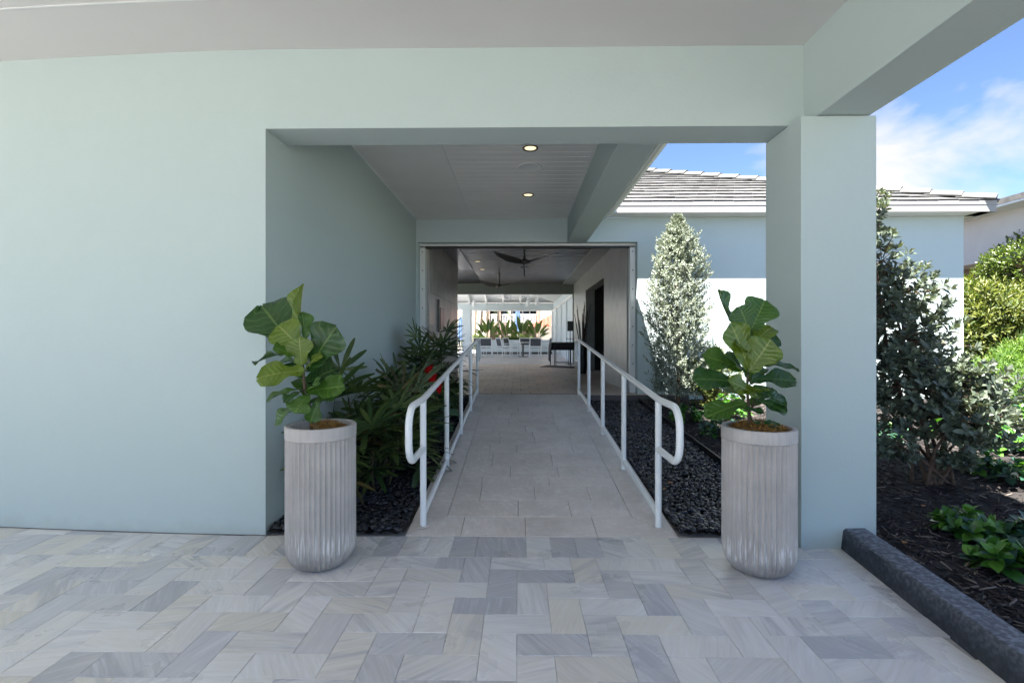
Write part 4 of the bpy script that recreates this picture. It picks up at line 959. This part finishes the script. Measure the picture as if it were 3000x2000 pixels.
cloud_bush('topiary_tree', 'big clipped round green topiary rising above the garden', 'tree', (14.4, 12.6, .3), (14.4, 12.6, 3.35), (1.95, 1.8, 1.08), 4600, 6, .07, .12, .55, 'lf_hedge', LEAF4, .8, .82, .12)
cloud_bush('clipped_hedge', 'small clipped green hedge against the corner of the pavilion', 'hedge', (12.6, 14.0, .3), (12.6, 14.0, 2.55), (.7, .7, .65), 900, 6, .06, .11, .55, 'lf_hedge', LEAF4, .8, .75, .08)
cloud_bush('croton_bush', 'loose yellow green bush with narrow leaves beside the pavilion corner', 'shrub', (9.9, 10.3, .33), (9.9, 10.3, 1.55), (1.15, .9, 1.15), 1300, 8, .12, .22, .2, 'lf_yellow', LEAF6, 1.0, .4, .03)
cloud_bush('croton_bush', 'yellow green narrow-leaved bush below the big topiary', 'shrub', (11.2, 10.8, .33), (11.2, 10.8, 1.5), (1.0, .9, 1.2), 1000, 8, .12, .22, .2, 'lf_yellow', LEAF6, 1.0, .4, .03)
cloud_bush('fern_bush', 'feathery bright green bush before the yellow green bushes', 'shrub', (8.3, 7.9, .31), (8.3, 7.9, .85), (.75, .6, .62), 1500, 10, .07, .13, .14, 'lf_fern', LEAF4, 1.1, .3, .02, .9)
cloud_bush('fern_bush', 'feathery green bush hugging the pavilion wall by the large shrub', 'shrub', (6.9, 7.2, .28), (6.9, 7.2, .68), (.55, .5, .42), 900, 10, .06, .11, .14, 'lf_fern', LEAF4, 1.1, .3, .02, .9)
# fallen leaves on beds
lfm = cover_leaf['g'].copy(); lfm.materials.clear(); lfm.materials.append(M['deadleaf']); k = 0
for (x, y, z, s_, lb) in [(1527, 1128, .09, .045, 'small dry leaf lying on the black pebbles beside the looped rail'), (1545, 1113, .09, .07, 'larger curled dry leaf lying on the black pebbles'), (2345, 1330, .12, .10, 'large orange dry leaf on the mulch by the clump closest to the kerb'),
        (2120, 1150, .12, .05, 'dry leaf on the mulch below the bare stems of the large shrub'), (2180, 1190, .12, .045, 'dry leaf on the mulch beside the first glossy clump'), (2345, 1190, .12, .05, 'dry leaf on the mulch beside the bluish clump near the kerb'), (2080, 1230, .11, .05, 'dry leaf on the mulch near the pillar corner')]:
    p = G(x, y, z); o = link('fallen_leaf', lfm); o.matrix_basis = leafM((p.x, p.y, gz(p.y) + .028), (random.uniform(-1, 1), random.uniform(-1, 1), .1), (0, 0, 1), s_ * .6, s_)
    tag(o, lb, 'leaf')

# ------------------------------------------------------------------ breezeway contents
def fan(p, label, rad, ang, ceil, mt, stem=False):
    p = Vector(p); t = thing('ceiling_fan', p, label, 'ceiling fan')
    MB().tube([p + Vector((0, 0, .05)), p + Vector((0, 0, .14)), (p.x, p.y, ceil - .05), (p.x, p.y, ceil)], [.03, .018, .022, .055], 12).build('downrod', mt, t, smooth=True)
    MB().lathe([(.02, .06), (.075, .045), (.095, .01), (.08, -.03), (.04, -.05), (.005, -.052)], 20, p).build('motor_hub', mt, t, smooth=True)
    for k in range(3):
        a = ang + k * 2.0944; V = []; F = []; ns = 9
        for i in range(ns + 1):
            s = i / ns; r_ = .05 + s * (rad - .05); wd = .05 + .05 * math.sin(math.pi * min(1, s * 1.15) ) if s < .95 else .018
            sw = a + .16 * s * s; zc = .0 + .13 * s ** 1.6; tilt = .35 * (1 - s) + .12
            c = p + Vector((math.cos(sw) * r_, math.sin(sw) * r_, zc)); sd = Vector((-math.sin(sw), math.cos(sw), tilt)) * wd
            V += [c - sd + Vector((0, 0, .006)), c + sd + Vector((0, 0, .006)), c + sd - Vector((0, 0, .006)), c - sd - Vector((0, 0, .006))]
        for i in range(ns):
            for q in range(4): F.append((i*4+q, i*4+(q+1) % 4, (i+1)*4+(q+1) % 4, (i+1)*4+q))
        F += [(0, 3, 2, 1), (ns*4, ns*4+1, ns*4+2, ns*4+3)]
        MB().add(V, F).build('blade', mt, t, smooth=True)
    if stem:
        MB().lathe([(.004, -.10), (.10, -.105), (.10, -.112), (.02, -.125), (.004, -.126)], 20, p).build('stem_disc', mt, t, smooth=True)
        MB().tube([p + Vector((0, 0, -.05)), p + Vector((0, 0, -.30))], .014, 8).build('lower_stem', mt, t)
p = W(1204.6, 601, 9.87); fan(p, 'dark three-bladed ceiling fan with a lower stem close to the breezeway entrance', .74, R(-33), IC, M['graymetal'], True)
p = W(1146, 657, 14.2); fan(p, 'dark three-bladed ceiling fan at the far end of the breezeway', .74, R(-27), IC, M['graymetal'])
mbd = thing('menu_board', (-1.609, 9.9, 1.6), 'dark red brown board hung on the grey stone wall', 'board')
MB().box(-1.609, -1.575, 9.75, 10.25, 1.55, 2.0).build('panel', M['sign'], mbd, bevel=.004); MB().box(-1.609, -1.57, 9.6, 9.63, 1.5, 2.15).build('bracket', M['graymetal'], mbd)
vz = thing('reed_arrangement', (1.72, 13.0, FLOOR), 'tall dark dry reeds in a black vase beside the dark doorway', 'vase')
MB().lathe([(.10, 0), (.13, .25), (.12, .55), (.10, .75), (.09, .75), (.09, .72), (.004, .70)], 20, (1.72, 13.0, FLOOR)).build('vase', M['black'], vz, smooth=True)
for k in range(22):
    a = random.uniform(0, 6.28); r_ = random.uniform(.05, .34); h = random.uniform(1.3, 1.95); tx = min(1.72 + r_ * math.cos(a), 1.92)
    MB().tube([(1.72 + .04*math.cos(a), 13 + .04*math.sin(a), FLOOR + .5), (1.72 + (tx - 1.72) * .6, 13 + r_ * .6 * math.sin(a), FLOOR + h * .7), (tx, 13 + r_ * math.sin(a), FLOOR + h)], [.011, .010, .006], 5).build('reed', M['drywood'], vz)
# black-clothed folding table, mat and display
tb = thing('folding_table', (1.45, 16.4, FLOOR), 'folding table draped with a black cloth at the end of the breezeway', 'table')
MB().box(1.07, 1.83, 16.0, 17.0, FLOOR + .78, FLOOR + .80).build('table_top', M['black'], tb)
V = []; F = []; nx, ny = 16, 14                      # cloth with hanging corner
for i in range(nx + 1):
    for j in range(ny + 1):
        x = 0.90 + i / nx * 1.02; y = 15.72 + j / ny * 1.1; over = max(0, 1.06 - x) * 2.6 + max(0, 15.99 - y) * .95
        fold_ = .02 * math.sin(j * 2.3) if x < 1.06 else .018 * math.sin(i * 2.0)
        V.append((max(x, 1.055 + fold_ * (over > 0)) if over > 0 and x < 1.06 else x, max(y, 15.985 + fold_) if y < 15.99 else y, max(FLOOR + .06, FLOOR + .806 - over * (1.55 if x < 1.06 else 1))))
for i in range(nx):
    for j in range(ny): a = i*(ny+1)+j; F.append((a, a+ny+1, a+ny+2, a+1))
cl = MB().add(V, F).build('tablecloth', M['cloth'], smooth=True); tag(cl, 'black cloth with a drooping corner over the folding table', 'tablecloth')
for (x, y) in ((1.25, 16.2), (1.75, 16.2), (1.25, 16.85), (1.75, 16.85)): MB().tube([(x, y, FLOOR), (x, y, FLOOR + .78)], .014, 8).build('leg', M['black'], tb)
MB().tube([(1.25, 16.2, FLOOR + .12), (1.75, 16.2, FLOOR + .12)], .010, 6).build('crossbar', M['black'], tb)
MB().tube([(1.25, 16.85, FLOOR + .12), (1.75, 16.85, FLOOR + .12)], .010, 6).build('crossbar', M['black'], tb)
tag(MB().slab([(.70, 15.9), (1.75, 15.2), (1.85, 15.9), (1.0, 16.8)], FLOOR + .002, FLOOR + .014).build('floor_mat', M['cloth'], bevel=.003), 'black floor mat under the black-clothed table', 'mat')
dsp = thing('display_stand', (1.86, 17.6, FLOOR), 'black display screen on a thin post by the shade wall', 'screen')
MB().box(1.78, 1.99, 17.58, 17.62, 1.62, 1.98).build('screen', M['black'], dsp, bevel=.005); MB().tube([(1.88, 17.63, FLOOR), (1.88, 17.63, 1.7)], .016, 8).build('post', M['black'], dsp)
MB().box(1.72, 2.0, 17.45, 17.62, 1.33, 1.35).build('shelf', M['black'], dsp); MB().lathe([(.16, 0), (.16, .012), (.02, .02)], 18, (1.88, 17.63, FLOOR)).build('base', M['black'], dsp)

# ------------------------------------------------------------------ dining pavilion
dp = thing('dining_pavilion', (-3.1, 29, FLOOR), 'open white dining pavilion with raftered ceiling beyond the breezeway', 'building')
wh = M['white']; pw_ = simple('pavilion_paint', (0.62, 0.68, 0.70), 0.6, 0.03, 2)
MB().box(-3.37, -2.86, 28.8, 29.3, FLOOR, 3.05).build('column', pw_, dp); MB().box(-6.0, -5.5, 28.8, 29.3, FLOOR, 3.05).build('column', pw_, dp)
MB().box(-6.0, 2.3, 28.8, 29.25, 3.052, 3.42).build('rear_beam', pw_, dp)
MB().box(-2.859, 2.04, 28.85, 28.95, 2.96, 3.05).build('opening_frame', wh, dp); MB().box(-2.859, -2.78, 28.85, 28.95, FLOOR, 2.958).build('opening_frame', wh, dp)
MB().box(1.98, 2.10, 28.8, 29.25, FLOOR, 3.05).build('column', wh, dp)
RY = 23.0; RZ = 5.1
cm = MB(); cm.add([(-6.1, 29.3, 3.44), (2.3, 29.3, 3.44), (-1.2, RY + 2, RZ - .6), (-6.1, RY, RZ), (2.3, 17.2, 3.44), (-1.2, RY - 2, RZ - .6), (-6.1, 17.2, 3.44)],
    [(0, 1, 2, 3), (1, 4, 5, 2), (4, 6, 3, 5), (2, 5, 3)])
cm.build('ceiling', wh, dp)
cm2 = MB(); cm2.add([(p[0], p[1], p[2] + .12) for p in cm.v], cm.f); cm2.build('roof', M['rooftile'], dp)
sr = (RZ - 3.44) / (29.3 - RY)
for k in range(8):
    x = -5.9 + k * 1.0; Y1 = RY + .3 if x < -1.2 else 29.3 - (29.3 - RY - 2) * max(.1, (2.3 - x) / 3.5)
    z1 = 3.44 + sr * (29.3 - Y1) * .97
    MB().hexa([(x - .045, 28.8, 3.33), (x + .045, 28.8, 3.33), (x + .045, Y1, z1 - .20), (x - .045, Y1, z1 - .20), (x - .045, 28.8, 3.47), (x + .045, 28.8, 3.47), (x + .045, Y1, z1 - .02), (x - .045, Y1, z1 - .02)]).build('rafter', wh, dp)
for k in range(9):
    Y = 18.6 + k * 1.05; rise = .30
    MB().hexa([(.3, Y - .04, 3.30 + 2.0 * rise), (2.2, Y - .04, 3.30), (2.2, Y + .04, 3.30), (.3, Y + .04, 3.30 + 2.0 * rise), (.3, Y - .04, 3.43 + 2.0 * rise), (2.2, Y - .04, 3.43), (2.2, Y + .04, 3.43), (.3, Y + .04, 3.43 + 2.0 * rise)]).build('rafter', wh, dp)
MB().box(2.05, 2.25, 17.3, 28.8, 3.05, 3.42).build('side_beam', pw_, dp)
for Y in (18.0, 20.6, 23.2, 25.9): MB().box(2.02, 2.14, Y, Y + .14, FLOOR, 3.05).build('mullion', M['graymetal'] if Y < 19 else pw_, dp)
for a, b in ((18.15, 20.58), (20.75, 23.18), (23.35, 25.88), (26.05, 28.78)):
    s = MB().box(2.075, 2.085, a, b, FLOOR + .05, 2.95).build('roller_shade', M['shade'], dp)
    MB().tube([(2.06, a, 2.99), (2.06, b, 2.99)], .055, 12).build('shade_roll', wh, s, smooth=True)
for (x, yp, Y) in ((1088.8, 697, 25), (1212.4, 697, 25), (1232.7, 694, 25.5)):
    p = W(x, yp, Y); t = thing('pendant_light', (p.x, Y, p.z), {1088.8: 'white cylinder pendant light near the pavilion column', 1212.4: 'white cylinder pendant light between the fan and the shade wall', 1232.7: 'white cylinder pendant light closest to the roller shades'}[x], 'lamp')
    MB().lathe([(.075, -.15), (.08, -.15), (.08, .15), (.02, .16)], 18, p).build('shade', wh, t, smooth=True); MB().tube([(p.x, Y, p.z + .15), (p.x, Y, p.z + .95)], .01, 6).build('cord', wh, t)
p = W(1171, 687, 24); fan(p, 'white ceiling fan under the dining pavilion rafters', .85, .1, 4.4, wh)
pb = thing('planter_box', (0, 28.2, FLOOR), 'long low white planter box under the pavilion opening', 'planter')
MB().box(-2.2, 1.95, 28.0, 28.06, FLOOR, 1.24).build('front_panel', pw_, pb); MB().box(-2.2, 1.95, 28.5, 28.56, FLOOR, 1.24).build('back_panel', pw_, pb); MB().box(-2.2, -2.14, 28.06, 28.5, FLOOR, 1.24).build('side_panel', pw_, pb); MB().box(1.89, 1.95, 28.06, 28.5, FLOOR, 1.24).build('side_panel', pw_, pb)
MB().box(-2.14, 1.89, 28.06, 28.5, FLOOR, 1.19).build('soil', M['soil'], pb); MB().box(-2.2, 1.95, 27.97, 27.998, FLOOR, FLOOR + .12).build('plinth', M['graymetal'], pb)
V = []; F = []
for i in range(9):
    t_ = i / 8; wd = .5 * math.sin(math.pi * (.06 + .9 * t_)) ** .7; z = -.25 * t_ ** 2
    V += [(-wd, .75 + t_, z + .25 * wd), (0, .75 + t_, z), (wd, .75 + t_, z + .25 * wd)]
for i in range(8): a = i*3; F += [(a, a+1, a+4, a+3), (a+1, a+2, a+5, a+4)]
bl = MB().add(V, F); bl.tube([(0, 0, 0), (0, .4, .03), (0, .8, 0)], .022, 6); blm = bl.mesh('leaf', M['lf_bird'], True)
for i, (x, top, lb) in enumerate([(1121, 2.45, 'bird of paradise clump in the planter box next to the pavilion column'), (1162, 2.40, 'bird of paradise clump in the planter box, second from the pavilion column'),
        (1196, 2.55, 'tallest bird of paradise clump, in the planter box before the blue parasol'), (1232, 2.40, 'bird of paradise clump in the planter box closest to the roller shades')]):
    c = W(x, 780, 28.28); t = thing('bird_of_paradise', (c.x, 28.28, 1.19), lb, 'plant')
    for k in range(15):
        a = k * 2.4 + i; el = 1.40 - .062 * k + random.uniform(-.08, .08); s = (top - 1.19) / 1.62 * (1.0 - .028 * k)
        d = Vector((math.cos(a) * math.cos(el), math.sin(a) * math.cos(el) * .6, math.sin(el))); o = link('leaf', blm, t)
        o.matrix_basis = leafM((c.x + .1 * math.cos(a), 28.28 + .08 * math.sin(a), 1.17), d, (math.cos(a) * -.6, -.9, .5), s * .27, s, s)
cf_ = cloud_bush('low_shrub', 'low flowering shrub filling the planter box below the big leaves', 'shrub', (-.3, 28.3, 1.18), (-.3, 28.3, 1.33), (1.6, .2, .2), 260, 6, .06, .11, .4, 'lf_hedge', LEAF4, 1.1, .2, .01)
def chair():
    t = thing('dining_chair', (0, 0, 0), 'x', 'chair', None, False); wm = wh; r = .017
    for s in (-1, 1):
        MB().tube([(s*.27, -.24, 0), (s*.27, -.22, .64), (s*.27, -.20, .655)], r, 8).build('leg', wm, t); MB().tube([(s*.27, .24, 0), (s*.27, .23, .45), (s*.27, .33, .94)], r, 8).build('leg', wm, t)
        MB().box(s*.27 - .022, s*.27 + .022, -.24, .27, .645, .668).build('armrest', wm, t)
        MB().tube([(s*.27, -.22, .44), (s*.27, .23, .42)], r*.9, 6).build('side_rail', wm, t)
    MB().box(-.25, .25, -.22, .22, .435, .45).build('seat', M['sling'], t)
    MB().hexa([(-.245, .245, .56), (.245, .245, .56), (.245, .255, .56), (-.245, .255, .56), (-.245, .322, .90), (.245, .322, .90), (.245, .332, .90), (-.245, .332, .90)]).build('backrest', M['sling'], t)
    MB().tube([(-.27, .33, .925), (.27, .33, .925)], r, 8).build('top_rail', wm, t); MB().tube([(-.27, -.22, .42), (.27, -.22, .42)], r, 8).build('front_rail', wm, t); MB().tube([(-.27, .23, .42), (.27, .23, .42)], r, 8).build('back_rail', wm, t)
    return t
c0 = chair()
CH = [(-1.55, 23.4, 178, 'white sling chair with its back to the breezeway at the table by the column'), (-.70, 23.6, 118, 'white framed sling chair turned sideways at the round table'),
      (-.38, 24.6, 60, 'white framed sling chair partly behind the sideways chair at the round table'), (.36, 25.1, 5, 'white framed sling chair facing the breezeway across the round table'),
      (.80, 23.2, 182, 'white sling chair with its back to the breezeway at the table before the planter box'), (1.28, 24.0, 255, 'white framed sling chair on the shade wall side of the round table'),
      (-1.98, 24.8, 20, 'white framed sling chair facing the breezeway at the table by the column'), (-2.7, 24.2, 90, 'white framed sling chair on the column side of its table')]
for i, (x, y, a, lb) in enumerate(CH):
    o = c0 if i == 0 else copy_tree(c0); o.location = (x, y, FLOOR); o.rotation_euler = (0, 0, R(a)); tag(o, lb, 'chair', 'dining chairs in the pavilion')
def table(x, y, lb):
    t = thing('dining_table', (x, y, FLOOR), lb, 'table'); MB().lathe([(.44, .70), (.45, .71), (.45, .73), (.01, .735)], 32, (x, y, FLOOR)).build('table_top', wh, t, smooth=True)
    MB().lathe([(.05, .02), (.05, .70)], 14, (x, y, FLOOR)).build('pedestal', M['graymetal'], t, smooth=True); MB().lathe([(.26, 0), (.26, .015), (.05, .03)], 24, (x, y, FLOOR)).build('base', M['graymetal'], t, smooth=True)
table(.22, 24.1, 'round white pedestal table before the planter box'); table(-2.0, 24.0, 'round white pedestal table near the pavilion column')

# ------------------------------------------------------------------ beyond the pavilion
ap = thing('apartment_building', (-1, 46, FLOOR), 'cream apartment building with white balcony railing beyond the planter box', 'building')
cr = M['cream']
MB().box(-14, -3.1, 46, 54, 0, 8).build('wall', cr, ap); MB().box(1.9, 9, 46, 54, 0, 8).build('wall', cr, ap); MB().box(-3.099, 1.899, 48, 54, 0, 8).build('wall', M['brown'], ap)
MB().box(-3.099, 1.899, 46.0, 48, 2.45, 2.75).build('balcony_floor', M['brown'], ap)
MB().box(-3.099, 1.899, 46.0, 48, 5.2, 5.5).build('balcony_ceiling', cr, ap)
for xa, xb in ((-2.95, -1.95), (-1.75, -.9), (-.55, .25), (.45, 1.05), (1.15, 1.75)):
    wnd = MB().box(xa, xb, 47.93, 47.99, 2.78, 5.0).build('window', M['glass'], ap); MB().box(xa - .06, xa - .002, 47.9, 47.98, 2.76, 5.05).build('frame', wh, wnd)
MB().box(-3.09, 1.89, 46.02, 46.09, 3.50, 3.58).build('railing_cap', wh, ap); MB().box(-3.09, 1.89, 46.02, 46.09, 2.80, 2.86).build('railing_base', wh, ap)
bal = MB()
for k in range(34): x = -3.05 + k * .149; bal.box(x, x + .055, 46.03, 46.08, 2.861, 3.499)
tag(bal.build('balusters', wh, ap), kind='stuff')
for x, m in ((-1.0, cr), (-3.0, M['brown']), (1.7, M['brown']), (-1.95, M['brown'])): MB().box(x, x + .28, 45.9, 46.018, 0, 6).build('pier', m, ap)
rh = thing('tiled_kiosk', (3.2, 37, FLOOR), 'small white kiosk with a red barrel tile roof', 'building')
MB().box(1.6, 5.4, 36.2, 39, FLOOR - .1, 2.2).build('wall', M['cream'], rh)
rr_ = MB()
rr_.add([(.9, 35.7, 2.2), (5.9, 35.7, 2.2), (5.9, 39.5, 2.2), (.9, 39.5, 2.2), (3.4, 37.6, 3.6)], [(0, 1, 4), (1, 2, 4), (2, 3, 4), (3, 0, 4), (3, 2, 1, 0)]); rk = rr_.build('roof', M['redroof'], rh)
for k in range(17):
    x = 1.0 + k * .3; hgt = min(1, (x - .9) / 2.5, (5.9 - x) / 2.5)
    MB().tube([(x, 35.68, 2.22), (x, 35.7 + 1.9 * hgt, 2.22 + 1.4 * hgt)], .075, 6).build('barrel_tile', M['redroof'], rk, smooth=True)
def parasol(x, Y, z0, z1, lb):
    t = thing('closed_parasol', (x, Y, FLOOR), lb, 'parasol'); V = []; n = 16; pr = [(.20, z0), (.24, z0 + .3), (.20, z0 + 1.2), (.10, z1 - .2), (.02, z1)]
    MB().tube([(x, Y, FLOOR), (x, Y, z1 + .05)], .022, 8).build('pole', wh, t)
    m = MB()
    for r_, z in pr: V += [(x + r_ * (1 if k % 2 else .62) * math.cos(2*math.pi*k/n), Y + r_ * (1 if k % 2 else .62) * math.sin(2*math.pi*k/n), z) for k in range(n)]
    F = [(i*n+k, i*n+(k+1) % n, (i+1)*n+(k+1) % n, (i+1)*n+k) for i in range(len(pr)-1) for k in range(n)]; m.add(V, F).build('canopy', M['blue'], t)
    MB().lathe([(.28, 0), (.28, .06), (.03, .1)], 18, (x, Y, FLOOR)).build('base', M['graymetal'], t)
p = W(1189, 753, 34); parasol(p.x, 34, 1.75, 3.6, 'closed blue parasol standing before the balcony')
p = W(1058, 770, 36); parasol(p.x, 36, 1.2, 3.0, 'closed blue parasol seen past the pavilion column')
pf = MB()
for k in range(14):
    s = k / 13
    for sg in (-1, 1):
        c = Vector((0, .2 + 1.9 * s, .25 - .9 * s * s)); l = .55 * (1 - .6 * s); n0 = len(pf.v)
        pf.add([c, c + Vector((sg * .0, .06, 0)), c + Vector((sg * l, .35, -.22)), c + Vector((sg * l * .98, .30, -.22))], [(0, 1, 2, 3)])
pf.tube([(0, 0, .1), (0, 1, .15), (0, 2.1, -.62)], [.03, .02, .008], 5); pfm = pf.mesh('frond', M['lf_bird'])
def palm(x, Y, lean, h, lb):
    t = thing('palm_tree', (x, Y, FLOOR), lb, 'tree'); tp = Vector((x + lean, Y, h))
    MB().tube([(x, Y, FLOOR - .05), (x + lean * .3, Y, FLOOR + (h - FLOOR) * .45), tp], [.14, .10, .08], 10).build('trunk', M['palebark'], t, smooth=True)
    for k in range(14):
        a = k * 2.4; el = .9 - .09 * k; o = link('frond', pfm, t); o.matrix_basis = leafM(tp, (math.cos(a) * math.cos(el), math.sin(a) * math.cos(el), math.sin(el)), (0, 0, 1), 1, 1)
p = W(1090, 780, 40); palm(p.x, 40, .25, 6.4, 'slender leaning palm trunk next to the pavilion column'); p = W(1102, 780, 40.5); palm(p.x, 40.5, .55, 6.8, 'slender leaning palm trunk before the cream wall'); p = W(1145, 780, 43); palm(p.x, 43, -.05, 6.4, 'upright palm trunk before the balcony')
p = W(1128, 700, 42); palm(p.x - .4, 42.5, .1, 4.6, 'short palm with low fronds before the balcony')
for i, (x, r_, lb) in enumerate(((-3.4, 1.5, 'long low green hedge below the cream wall'), (-6.2, 1.4, 'green hedge seen past the pavilion column'), (0.2, 1.6, 'green hedge behind the blue parasol'))):
    cloud_bush('pool_hedge', lb, 'hedge', (x, 38, FLOOR - .03), (x, 38, 1.05), (r_, .6, .65), 700, 6, .1, .18, .45, 'lf_hedge', LEAF4, .9, .7, .03)
# pale wing at the right
wg = thing('pale_wing', (13.3, 16, 0), 'pale pink wing with deep eave behind the topiary', 'building')
MB().box(13.4, 19, 9, 22, 3.55, 4.86).build('wall', M['pink'], wg); MB().box(14.3, 19, 9, 22, -.1, 3.549).build('recessed_wall', simple('tan_wall', (.45, .33, .25), .8), wg)
MB().box(13.4, 14.3, 9.0, 9.4, -.1, 3.549).build('pier', M['pink'], wg); MB().box(13.4, 14.3, 16, 16.4, -.1, 3.549).build('pier', M['pink'], wg)
MB().box(12.8, 19.5, 8.6, 22.4, 4.862, 4.90).build('soffit', M['trim'], wg); MB().box(12.76, 12.80, 8.6, 22.4, 4.86, 5.04).build('fascia', M['white'], wg)
MB().hexa([(12.74, 8.6, 4.92), (19.5, 8.6, 4.92), (19.5, 22.4, 4.92), (12.74, 22.4, 4.92), (12.74, 8.6, 5.06), (19.5, 8.6, 6.6), (19.5, 22.4, 6.6), (12.74, 22.4, 5.06)]).build('roof', M['rooftile'], wg)
